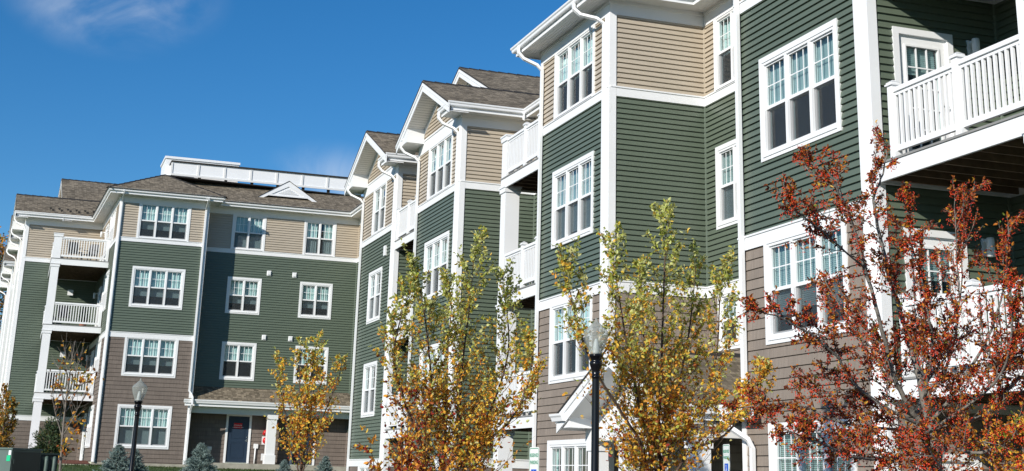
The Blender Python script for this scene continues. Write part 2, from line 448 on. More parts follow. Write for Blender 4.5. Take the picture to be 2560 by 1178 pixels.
# ------------------------------------------------------------------ building pieces
def trims(parent, items, name, mat='white'):
    mb = MB()
    for (wall, u0, u1, z0, z1, w0, w1) in items: wall.box(mb, u0, u1, z0, z1, w0, w1)
    return mb.build(name, M[mat], parent)
def corner_board(parent, wl, wr, z0, z1, T=None, a=.235, b=.13):
    """boards on both faces at the corner where wall wl ends and wall wr starts"""
    mb = MB()
    if wl: wl.box(mb, wl.L - a, wl.L + .035, z0, z1, -.02, .035)
    if wr: wr.box(mb, .0, b, z0, z1, -.02, .0345)
    return mb.build('corner_board', M['white'], parent)
GUT = [(0, .07), (.07, .07), (.085, .09), (.09, .14), (.115, .165), (.12, .205), (.105, .205), (.1, .195), (0, .195)]
def eave(parent, path, zs, over=.50, T=None, frieze=True, soff=True, gutter=True, fr_h=.33):
    """frieze, soffit, fascia and gutter along the plan path of the wall faces"""
    if frieze:
        mb = MB(); mb.T = T
        mb.sweep(path, [(-.02, zs - fr_h), (.03, zs - fr_h), (.03, zs - .09), (.045, zs - .085), (.045, zs), (-.02, zs)])
        mb.build('frieze', M['white'], parent)
    if soff:
        mb = MB(); mb.T = T
        # beaded soffit boards: grooves along the eave
        prof = [(0., zs)]
        o = 0.
        while o < over - .05:
            prof += [(o + .072, zs), (o + .076, zs + .008), (o + .08, zs)]; o += .08
        prof += [(over, zs), (over, zs + .03), (0., zs + .03)]
        mb.sweep(path, prof); mb.build('soffit', M['soffit'], parent)
    mb = MB(); mb.T = T
    mb.sweep(path, [(over, zs - .03), (over + .02, zs - .03), (over + .02, zs + .19), (over, zs + .19)])
    mb.build('fascia', M['white'], parent)
    if gutter:
        mb = MB(); mb.T = T
        mb.sweep(path, [(over + .02 + o, zs + z) for o, z in GUT]); mb.build('gutter', M['white'], parent)
def slab(mb, pts, th=.045, m=0, me=1):
    """roof plane: pts counter-clockwise from above, thickness downwards"""
    top = [mb.pt(p) for p in pts]; bot = [mb.pt((p[0], p[1], p[2] - th)) for p in pts]
    mb.idx(top, m); mb.idx(bot[::-1], me)
    k = len(pts)
    for i in range(k): mb.idx([top[i], bot[i], bot[(i + 1) % k], top[(i + 1) % k]], me)
M['post_green'] = simple('green_corner_post', (.17, .21, .165), .5)
M['post_beige'] = simple('beige_corner_post', (.50, .44, .35), .5)
M['post_brown'] = simple('brown_corner_post', (.24, .19, .165), .6)
M['edge'] = simple('dark_shingle_edge', (.03, .028, .026), .9)
def roof_build(mb, parent, label=None): return mb.build('roof', [M['roof'], M['edge']], parent, label)
def ridge_cap(parent, a, b, T=None):
    mb = MB(); mb.T = T
    a = Vector(a); b = Vector(b); d = (b - a); L = d.length; d.normalize(); s = Vector((-d.y, d.x, 0)); n = int(L / .35) or 1
    for i in range(n):
        p = a + d * (L * i / n); q = a + d * (L * (i + 1.08) / n); up = Vector((0, 0, .022)); lo = Vector((0, 0, .008))
        mb.face([p + s * .16 - up * 3, q + s * .16 - up * 3, q + lo, p + up * 1.4]); mb.face([p + up * 1.4, q + lo, q - s * .16 - up * 3, p - s * .16 - up * 3])
    mb.build('ridge_cap', M['edge'], parent)
def downspout(parent, pts, T=None, w=.085, h=.065):
    mb = MB(); mb.T = T; mb.sqtube(pts, w, h)
    return mb.build('downspout', M['white'], parent)

def railing(parent, a, b, zd, posts=(), endposts=(True, True), T=None):
    """a,b plan points; rails, balusters and capped posts standing on deck height zd"""
    a = Vector(a); b = Vector(b); d = (b - a); L = d.length; d.normalize(); n = Vector((d.y, -d.x))
    def bx(mb, u0, u1, z0, z1, h):
        p = [a + d * u0 + n * h, a + d * u1 + n * h, a + d * u1 - n * h, a + d * u0 - n * h]
        mb.hexa([(q.x, q.y, z0) for q in p] + [(q.x, q.y, z1) for q in p])
    mb = MB(); mb.T = T
    bx(mb, 0, L, zd + .95, zd + .985, .05); bx(mb, 0, L, zd + .985, zd + 1.02, .036); bx(mb, 0, L, zd + .90, zd + .95, .022)
    bx(mb, 0, L, zd + .09, zd + .17, .028)
    k = max(2, int(L / .118))
    for i in range(k + 1):
        u = (i + .5) * L / (k + 1); bx(mb, u - .02, u + .02, zd + .17, zd + .90, .0195)
    r = mb.build('railing', M['white'], parent)
    ps = list(posts) + ([0.] if endposts[0] else []) + ([L] if endposts[1] else [])
    for u in ps:
        mb = MB(); mb.T = T
        bx(mb, u - .06, u + .06, zd, zd + 1.06, .06)
        q = a + d * u
        mb.box(q.x - .085, q.x + .085, q.y - .085, q.y + .085, zd + 1.06, zd + 1.085); mb.box(q.x - .07, q.x + .07, q.y - .07, q.y + .07, zd + 1.085, zd + 1.11)
        mb.hexa([(q.x - .075, q.y - .075, zd + 1.11), (q.x + .075, q.y - .075, zd + 1.11), (q.x + .075, q.y + .075, zd + 1.11), (q.x - .075, q.y + .075, zd + 1.11)] + [(q.x - .01, q.y - .01, zd + 1.15), (q.x + .01, q.y - .01, zd + 1.15), (q.x + .01, q.y + .01, zd + 1.15), (q.x - .01, q.y + .01, zd + 1.15)])
        mb.build('rail_post', M['white'], parent)
def balcony(bld, x0, x1, y0, y1, zd, fh=.25, front='x', T=None, joist_dir='x'):
    """deck with white rim boards and open wooden joists below; returns the balcony part"""
    mb = MB(); mb.T = T
    t = .04
    mb.box(x0, x0 + t, y0, y1, zd - fh, zd); mb.box(x1 - t, x1, y0, y1, zd - fh, zd)
    mb.box(x0 + t, x1 - t, y0, y0 + t, zd - fh, zd); mb.box(x0 + t, x1 - t, y1 - t, y1, zd - fh, zd)
    mb.box(x0 - .02, x1 + .0, y0 - .02, y1 + .0, zd + .004, zd + .034, 1)
    b = mb.build('balcony', [M['white'], M['deck']], bld)
    mj = MB(); mj.T = T
    mj.box(x0 + t, x1 - t, y0 + t, y1 - t, zd - .03, zd + .003)
    y = y0 + .25
    while joist_dir == 'x' and y < y1 - .1:
        mj.box(x0 + t, x1 - t, y - .02, y + .02, zd - fh + .01, zd - .03); y += .4
    x = x0 + .25
    while joist_dir == 'y' and x < x1 - .1:
        mj.box(x - .02, x + .02, y0 + t, y1 - t, zd - fh + .01, zd - .03); x += .4
    mj.build('joists', M['wood'], b)
    return b
def big_post(parent, x0, x1, y0, y1, z0, z1, cap=True, T=None):
    mb = MB(); mb.T = T
    mb.box(x0, x1, y0, y1, z0, z1)
    if cap: mb.box(x0 - .03, x1 + .03, y0 - .03, y1 + .03, z1 - .12, z1 + .0); mb.box(x0 - .05, x1 + .05, y0 - .05, y1 + .05, z1, z1 + .04)
    mb.build('post', M['white'], parent)

def gable(bld, xf, xw, yN, yF, ze, slope, xback, T=None, tymp='beige', over=.62, zband=None):
    """gable facing -X: roof planes, rake boards, raked soffit, clad tympanum; yN<yF are the wall ends"""
    a = yN - over; b = yF + over; ym = (a + b) / 2; zr = ze + slope * (ym - a)
    mb = MB(); mb.T = T
    slab(mb, [(xf - .03, a + .05, ze + .0), (xback, a + .05, ze + .0), (xback, ym, zr), (xf - .03, ym, zr)])
    slab(mb, [(xf - .03, ym, zr), (xback, ym, zr), (xback, b - .05, ze), (xf - .03, b - .05, ze)])
    roof_build(mb, bld)
    ridge_cap(bld, (xf, ym, zr), (xback, ym, zr), T)
    # rake boards (two stepped boards each side) and raked soffit
    mb = MB(); mb.T = T; ms = MB(); ms.T = T
    for (ya, yb) in ((a, ym), (b, ym)):
        def q(y, dz): return ze + slope * abs(y - ya) + dz
        for (x0, x1, d0, d1) in ((xf, xf + .03, -.34, -.075), (xf - .025, xf, -.17, -.072)):
            p = [(x0, ya, q(ya, d0)), (x1, ya, q(ya, d0)), (x1, yb, q(yb, d0)), (x0, yb, q(yb, d0)), (x0, ya, q(ya, d1)), (x1, ya, q(ya, d1)), (x1, yb, q(yb, d1)), (x0, yb, q(yb, d1))]
            if yb < ya: p = [p[i] for i in (3, 2, 1, 0, 7, 6, 5, 4)]
            mb.hexa(p)
        # soffit boards running up the slope with grooves
        n = int(abs(yb - ya) / .11)
        for i in range(n):
            y0 = ya + (yb - ya) * i / n; y1 = ya + (yb - ya) * (i + .93) / n; y2 = ya + (yb - ya) * (i + 1) / n
            z0, z1, z2 = q(y0, -.30), q(y1, -.30), q(y2, -.30)
            for (A, zA, B, zB, e) in ((y0, z0, y1, z1, 0.), (y1, z1 + .012, y2, z2 + .012, 0.)):
                f = [(xf + .03, A, zA), (xw, A, zA), (xw, B, zB), (xf + .03, B, zB)]
                ms.face(f if yb > ya else f[::-1])
        # frieze following the slope on the wall
        yw = yN if ya < yb else yF
        p = [(xw - .035, yw, q(yw, -.47)), (xw, yw, q(yw, -.47)), (xw, yb, q(yb, -.47)), (xw - .035, yb, q(yb, -.47)), (xw - .035, yw, q(yw, -.29)), (xw, yw, q(yw, -.29)), (xw, yb, q(yb, -.29)), (xw - .035, yb, q(yb, -.29))]
        if yb < ya: p = [p[i] for i in (3, 2, 1, 0, 7, 6, 5, 4)]
        mb.hexa(p)
    mb.build('rake_board', M['white'], bld); ms.build('rake_soffit', M['soffit'], bld)
    W = Wall((xw, yF), (xw, yN), T)
    zb = zband if zband is not None else ze
    def clip(z):
        h = (zr - .36 - z) / slope
        return (max(0, yF - ym - h), min(W.L, yF - ym + h))
    mw = MB(); W.lap(mw, 0, W.L, zb, zr - .36, E_LAP, clip=clip)
    mw.T = T; e1 = ze - .1 + slope * .62; mw.face([(xw + .03, yN, zb - .35), (xw + .03, yN, e1), (xw + .03, ym, zr - .1), (xw + .03, yF, e1), (xw + .03, yF, zb - .35)][::-1], 0)
    mw.build('gable_wall', M[tymp], bld)
    return ym, zr
def eave_return(bld, x0, x1, y0, y1, zs, ztop0, ztop1, T=None):
    """closed box at the foot of a gable"""
    mb = MB(); mb.T = T
    mb.hexa([(x0, y0, zs), (x1, y0, zs), (x1, y1, zs), (x0, y1, zs), (x0, y0, ztop0), (x1, y0, ztop0), (x1, y1, ztop1), (x0, y1, ztop1)])
    mb.build('eave_return', M['white'], bld)

def inner_post(bld, x, y, spec, T=None):
    cm = {'green': 'post_green', 'beige': 'post_beige', 'shake': 'post_brown', 'board': 'post_brown'}
    for z0, z1, c in spec:
        mb = MB(); mb.T = T; mb.box(x - .034, x + .03, y - .034, y + .03, z0, z1); mb.build('inner_corner_post', M[cm[c]], bld)
ZS = 10.25; SL = .46
def plain_wall(mb, W, z0, z1, m=0):
    mb.T = W.T
    mb.face([W.P(0, z0), W.P(W.L, z0), W.P(W.L, z1), W.P(0, z1)], m); mb.T = None
def clad(bld, W, spec, holes=(), u0=0., u1=None):
    """spec: list of (z0,z1,colour)"""
    for z0, z1, c in spec:
        mb = MB(); e, g, pr = (E_LAP, .026, .021) if c in ('green', 'beige') else ((.18, .016, .016) if c == 'shake' else (.166, .015, .016))
        W.lap(mb, u0, W.L if u1 is None else u1, z0, z1, e, holes, 0, pr, g)
        if mb.f: mb.build('wall', M[c], bld)
def bands(bld, W, zz, u0=0., u1=None):
    for z0, z1 in zz:
        mb = MB()
        W.box(mb, u0, W.L if u1 is None else u1, z0, z1, -.02, .03); W.box(mb, u0, W.L if u1 is None else u1, z1 - .03, z1, .03, .05)
        mb.build('belt_course', M['white'], bld)

XF = 11.33; XI = 13.62
def bay_pair(bld, T, xi2, dz_low, near_recess=True, own_eave=True):
    """the two gabled bays (R2 near, R1 far) with their shared main roof"""
    b2 = (37.70, 42.42); b1 = (44.99, 50.10)
    spec = [(8.28, 9.93, 'beige'), (.60, 8.06, 'green'), (dz_low, .36, 'shake')]
    for k, (yn, yf) in enumerate((b2, b1)):
        W = Wall((XF, yf), (XF, yn), T); holes = []
        if k == 0:
            ua, ub, n = yf - 41.18, yf - 38.58, 3
        else: ua, ub, n = yf - 48.46, yf - 46.58, 2
        holes.append(window(bld, W, ua, ub, 8.28, 9.94, n, (.10, .10, .02, .02), 'C' if k == 0 else 'G'))
        holes.append(window(bld, W, ua, ub, 5.15, 6.96, n, TRIM, 'C' if k == 0 else 'G'))
        holes.append(window(bld, W, ua, ub, 1.97, 3.78, n, TRIM, 'C' if k == 0 else 'G'))
        holes.append(window(bld, W, ua, ub, -1.35, .36, n, (.095, .095, .02, .095), 'G'))
        clad(bld, W, spec, holes); bands(bld, W, [(8.06, 8.28), (.36, .60)])
        trims(bld, [(W, 0., W.L - .56, 9.93, 10.34, -.02, .03), (W, 0., W.L - .56, 10.3, 10.35, .03, .055)], 'frieze')
        trims(bld, [(W, 0., .13, dz_low, 9.93, -.02, .034)], 'corner_board')
        xin = xi2 if k == 0 else XI
        V = Wall((XF, yn), (xin, yn), T)
        clad(bld, V, spec); bands(bld, V, [(8.06, 8.28), (.36, .60)])
        corner_board(bld, W, V, dz_low, 9.93, T)
        mb = MB(); plain_wall(mb, Wall((XI, yf), (XF, yf), T), dz_low, 10.3); mb.build('wall', M['green'], bld)
        # wall vent box
        if k == 1: trims(bld, [(W, 3.75, 3.98, 7.28, 7.62, 0, .07)], 'vent')
        gable(bld, 10.70, XF, yn, yf, 10.45, SL, 15.2, T, zband=10.33)
        # near gutter with short return to the front, far boxed return
        if k == 0: inner_post(bld, xin, yn, spec, T)
        if k == 1: eave(bld, [(XF, yn + .55), (XF, yn), (XI, yn), (XI, b2[1] + .5)], ZS, T=T)
        elif own_eave: eave(bld, [(XF, yn + .55), (XF, yn), (XI, yn), (XI, 31.0)], ZS, T=T)
        eave_return(bld, 10.80, XF - .03, yn - .46, yn + .55, ZS + .032, 10.40, 10.44, T)
        eave_return(bld, 10.72, XF - .03, yf - .62, yf + .50, ZS, 10.75, 10.36, T)
        mb = MB(); mb.T = T
        mb.sweep([(XI, yf), (XF, yf), (XF, yf - .15)], [(.52 + o, ZS + z) for o, z in GUT])
        mb.build('gutter', M['white'], bld)
        mb = MB(); mb.T = T; mb.box(XF, XI, yf, yf + .5, ZS, ZS + .03); mb.build('soffit', M['soffit'], bld)
        mb = MB(); mb.T = T; mb.box(XF, XI, yf + .5, yf + .52, ZS - .03, ZS + .19); mb.build('fascia', M['white'], bld)
        zb = dz_low
        downspout(bld, [(10.72, yn + .50, 10.36), (10.72, yn + .48, 10.18), (10.85, yn + .42, 10.02), (11.15, yn + .26, 9.86), (11.255, yn + .185, 9.72), (11.255, yn + .185, zb)], T)
        downspout(bld, [(10.70, yf + .05, 10.36), (10.70, yf + .0, 10.18), (10.82, yf - .05, 10.03), (11.15, yf - .2, 9.86), (11.255, yf - .24, 9.72), (11.255, yf - .24, zb)], T)
    # notch between the bays: recess wall and balconies
    W = Wall((XI, b1[0]), (XI, b2[1]), T); clad(bld, W, [(8.28, 9.93, 'beige'), (.60, 8.06, 'green'), (dz_low, .36, 'shake')]); bands(bld, W, [(8.06, 8.28)])
    for zd in (1.46, 4.50, 7.55):
        b = balcony(bld, 11.30, XI, b2[1] + .01, b1[0] - .03, zd, T=T)
        railing(b, (11.36, b1[0] - .22), (11.36, b2[1] + .06), zd + .035, posts=[1.35], T=T)
    # high main gable and roof
    a = b2[0] - .62; c = b1[1] + .62; ym = (a + c) / 2; zr = 10.45 + SL * (ym - a)
    gable(bld, 13.0, 13.45, b2[0], b1[1], 10.452, SL, 26., T)
    if near_recess:
        W = Wall((XI, b2[0]), (XI, 31.0), T)
        clad(bld, W, [(8.28, 9.93, 'beige'), (.60, 8.06, 'green'), (dz_low, .36, 'board')]); bands(bld, W, [(8.06, 8.28)])

# ================================================================== RIGHT (NEAR) BUILDING
bldR = thing('apartment_building', (13.6, 33.0, -1.65), 'near four-storey apartment building stepping back on the right, with wide bays, gables and white balconies', 'building')
bay_pair(bldR, None, XI, -1.8, own_eave=False)
eave(bldR, [(XF, 38.25), (XF, 37.70), (XI, 37.70), (XI, 31.03), (XF, 31.03), (XF, 26.71), (XI, 26.71), (XI, 21.0), (XF, 21.0), (XF, 16.87), (XI, 16.87)], ZS)
G0 = -1.8
spec34 = [(8.28, 9.93, 'beige'), (4.08, 8.06, 'green'), (G0, 3.84, 'board')]
# ---- bay R3
yn, yf = 26.71, 31.03
W3 = Wall((XF, yf), (XF, yn)); holes = []
ua, ub = yf - 30.08, yf - 27.56
holes.append(window(bldR, W3, ua, ub, 8.28, 9.93, 3, (.10, .10, .02, .02), 'C'))
holes.append(window(bldR, W3, ua, ub, 5.19, 7.01, 3, TRIM, 'B100'))
holes.append(window(bldR, W3, ua, ub, 2.13, 3.86, 3, (.095, .095, .02, .095), 'C'))
holes.append(window(bldR, W3, ua, ub, -.95, .90, 3, TRIM, 'O'))
clad(bldR, W3, spec34, holes); bands(bldR, W3, [(8.06, 8.28), (3.84, 4.08)])
trims(bldR, [(W3, 0., .13, G0, 9.93, -.02, .034)], 'corner_board')
V3 = Wall((XF, yn), (XI, yn)); clad(bldR, V3, spec34); bands(bldR, V3, [(8.06, 8.28), (3.84, 4.08)])
corner_board(bldR, W3, V3, G0, 9.93)
mb = MB(); plain_wall(mb, Wall((XI, yf), (XF, yf)), G0, 10.3); mb.build('wall', M['green'], bldR)
# recess between R3 and R4
W34 = Wall((XI, 26.71), (XI, 21.0)); holes = []
holes.append(window(bldR, W34, .50, 2.10, 8.28, 9.93, 2, (.10, .10, .02, .02), 'C'))
holes.append(window(bldR, W34, .50, 2.10, 5.23, 7.02, 2, TRIM, 'B100'))
holes.append(window(bldR, W34, .50, 2.10, 2.70, 3.86, 2, (.095, .095, .02, .095), 'B55'))
clad(bldR, W34, spec34, holes); bands(bldR, W34, [(8.06, 8.28), (3.84, 4.08)])
inner_post(bldR, XI, 26.71, spec34)
# R3 eaves, hip roof
mb = MB()
e = .58
A, B_, C_, D_ = (XF - e, yf + e, 10.45), (XF - e, yn - e, 10.45), (XI + 4, yn - e, 10.45), (XI + 4, yf + e, 10.45)
ymid = (yf + yn) / 2; hr = (yf - yn) / 2 + e; zr = 10.45 + SL * hr
slab(mb, [B_, C_, (XI + 4, ymid, zr), (XF - e + hr, ymid, zr)]); slab(mb, [A, B_, (XF - e + hr, ymid, zr)]); slab(mb, [D_, A, (XF - e + hr, ymid, zr), (XI + 4, ymid, zr)])
slab(mb, [(13.0, 44., 10.45), (13.0, 16., 10.45), (17.0, 16., 12.29), (17.0, 44., 12.29)]); slab(mb, [(17.0, 44., 12.29), (17.0, 10., 12.29), (26, 10, 12.0), (26, 44, 12.0)])
roof_build(mb, bldR)
downspout(bldR, [(10.74, yn + .75, 10.36), (10.74, yn + .72, 10.18), (10.87, yn + .62, 10.03), (11.15, yn + .32, 9.88), (11.255, yn + .185, 9.74), (11.255, yn + .185, 1.1)])
downspout(bldR, [(10.72, yf + .12, 10.36), (10.72, yf + .06, 10.18), (10.84, yf + .0, 10.03), (11.15, yf - .14, 9.86), (11.255, yf - .2, 9.72), (11.255, yf - .2, G0)])
# ---- balconies beside R3
bal = None
for zd in (1.46, 4.50, 7.55):
    bal = balcony(bldR, 11.30, XI, 31.05, 33.92, zd)
    railing(bal, (11.36, 33.5), (11.36, 31.10), zd + .035, posts=[1.35], endposts=(False, True))
    railing(bal, (XI - .1, 33.86), (11.72, 33.86), zd + .035, endposts=(True, False))
    big_post(bal, 11.31, 11.69, 33.53, 33.91, zd + .034, zd + 1.12 if zd > 7 else zd + 2.80)
big_post(bal, 11.31, 11.69, 33.53, 33.91, G0, 1.21)
trims(bldR, [(Wall((XI, 37.7), (XI, 31.0)), 5.6, 5.85, 6.05, 6.40, 0, .08)], 'vent')
# ---- bay R4
yn, yf = 16.87, 21.0
W4 = Wall((XF, yf), (XF, yn)); holes = []
ua, ub = yf - 20.14, yf - 17.68
holes.append(window(bldR, W4, ua, ub, 8.28, 9.93, 3, (.10, .10, .02, .02), 'C'))
holes.append(window(bldR, W4, ua, ub, 5.23, 7.03, 3, TRIM, 'B52'))
holes.append(window(bldR, W4, ua, ub, 2.22, 3.86, 3, (.095, .095, .02, .095), 'B78'))
holes.append(window(bldR, W4, ua, ub, -.85, 1.0, 3, TRIM, 'B100'))
clad(bldR, W4, spec34, holes); bands(bldR, W4, [(8.06, 8.28), (3.84, 4.08)])
trims(bldR, [(W4, 0., .13, G0, 9.93, -.02, .034)], 'corner_board')
V4 = Wall((XF, yn), (XI, yn)); hd = [(.42, 1.44, 4.5, 6.65), (.42, 1.44, 1.45, 3.6), (.42, 1.44, -1.7, .55), (.42, 1.44, 7.5, 9.7)]
clad(bldR, V4, [(4.08, 9.93, 'green'), (1.30, 3.84, 'green'), (3.84, 4.08, 'green'), (G0, 1.1, 'board')], hd)
corner_board(bldR, W4, V4, G0, 9.93)
mb = MB(); plain_wall(mb, Wall((XI, yf), (XF, yf)), G0, 10.3); mb.build('wall', M['green'], bldR)
mb = MB(); hr = (yf - yn) / 2 + e; ymid = (yf + yn) / 2; zr = 10.45 + SL * hr
A, B_, C_, D_ = (XF - e, yf + e, 10.45), (XF - e, yn - e, 10.45), (XI + 4, yn - e, 10.45), (XI + 4, yf + e, 10.45)
slab(mb, [B_, C_, (XI + 4, ymid, zr), (XF - e + hr, ymid, zr)]); slab(mb, [A, B_, (XF - e + hr, ymid, zr)]); slab(mb, [D_, A, (XF - e + hr, ymid, zr), (XI + 4, ymid, zr)])
roof_build(mb, bldR)
downspout(bldR, [(11.255, yn + .185, 10.1), (11.255, yn + .185, G0)]); downspout(bldR, [(11.255, yf - .2, 10.1), (11.255, yf - .2, 1.25)])
WR = Wall((XI, yn), (XI, 9.0)); clad(bldR, WR, [(1.3, 9.93, 'green'), (G0, 1.3, 'board')]); inner_post(bldR, XI, yn, [(1.3, 9.93, 'green'), (G0, 1.3, 'board')]); bands(bldR, V4, [(1.1, 1.3)])
mb = MB(); plain_wall(mb, Wall((9.0 + XI - 9.0, 9.0), (22.0, 9.0)), G0, 10.3); mb.build('wall', M['green'], bldR)

def balcony_door(bld, W, ua, z0, colour='white', wd=1.06, ht=2.16, glazed=True):
    mb = MB()
    W.box(mb, ua, ua + .1, z0, z0 + ht, -.03, .036); W.box(mb, ua + wd - .1, ua + wd, z0, z0 + ht, -.03, .036); W.box(mb, ua + .1, ua + wd - .1, z0 + ht - .1, z0 + ht, -.03, .036)
    d = mb.build('door_frame', M['white'], bld)
    mb = MB(); a, b = ua + .1, ua + wd - .1; zt = z0 + ht - .1
    gx0, gx1, gz0, gz1 = a + .14, b - .16, z0 + .30, zt - .17
    if not glazed: gz0 = zt - .18
    W.box(mb, a, gx0, z0, zt, -.06, -.015); W.box(mb, gx1, b, z0, zt, -.06, -.015); W.box(mb, gx0, gx1, z0, gz0, -.06, -.015); W.box(mb, gx0, gx1, gz1, zt, -.06, -.015)
    if glazed:
        W.box(mb, gx0 - .03, gx0, gz0, gz1, -.015, .005); W.box(mb, gx1, gx1 + .03, gz0, gz1, -.015, .005); W.box(mb, gx0 - .03, gx1 + .03, gz1, gz1 + .03, -.015, .005)
        for k in (1, 2):
            xx = gx0 + (gx1 - gx0) * k / 3; W.box(mb, xx - .01, xx + .01, gz0, gz1, -.04, -.018)
        for k in range(1, 5):
            zz = gz0 + (gz1 - gz0) * k / 5; W.box(mb, gx0, gx1, zz - .01, zz + .01, -.0395, -.0185)
    dr = mb.build('door', M[colour], bld)
    if glazed:
        mb = MB(); mb.face([W.P(gx0, gz0, -.045), W.P(gx1, gz0, -.045), W.P(gx1, gz1, -.045), W.P(gx0, gz1, -.045)]); mb.build('pane', M['glass'], dr)
        mb = MB(); z = gz1
        while z > gz1 - .42: mb.face([W.P(gx0, z, -.09), W.P(gx1, z, -.09), W.P(gx1, z - .022, -.105), W.P(gx0, z - .022, -.105)]); z -= .03
        mb.build('blind', M['blind'], dr)
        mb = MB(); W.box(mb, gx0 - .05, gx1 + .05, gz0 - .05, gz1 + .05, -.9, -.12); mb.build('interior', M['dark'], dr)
    mb = MB(); q = W.P(b - .06, z0 + 1.0, .03); W.box(mb, b - .085, b - .04, z0 + .93, z0 + 1.07, -.015, .0); W.box(mb, b - .15, b - .045, z0 + .985, z0 + 1.01, .03, .05); W.box(mb, b - .07, b - .05, z0 + .985, z0 + 1.01, 0., .03)
    mb.build('handle', M['steel'], dr)
    return dr
def wall_light(bld, W, u, z, mat='white'):
    mb = MB(); W.box(mb, u - .05, u + .05, z - .12, z + .14, .0, .03); W.box(mb, u - .02, u + .02, z + .08, z + .12, .03, .13)
    q = W.P(u + .0, z, .16); mb.lathe([(.02, z + .14), (.055, z + .13), (.06, z + .1), (.06, z - .14), (.02, z - .15)], q.x, q.y, 14)
    return mb.build('wall_light', M[mat], bld)
for zd in (1.49, 4.54, 7.59):
    balcony_door(bldR, V4, .40, zd)
    wall_light(bldR, V4, 1.78, zd + 1.97)
    trims(bldR, [(WR, 1.9, 2.16, zd + 2.05, zd + 2.3, 0, .07)], 'vent')
balcony_door(bldR, V4, .40, -1.62, glazed=False)
for zd in (1.46, 4.50, 7.55):
    b = balcony(bldR, 11.30, XI, 13.15, yn - .045, zd)
    railing(b, (11.36, 16.38), (11.36, 13.60), zd + .035, posts=[1.5], endposts=(True, False))
    railing(b, (11.72, 13.22), (XI - .1, 13.22), zd + .035, endposts=(False, True))
    big_post(b, 11.31, 11.69, 13.20, 13.58, zd + .034, zd + 2.80)
big_post(b, 11.31, 11.69, 13.20, 13.58, G0, 1.21)

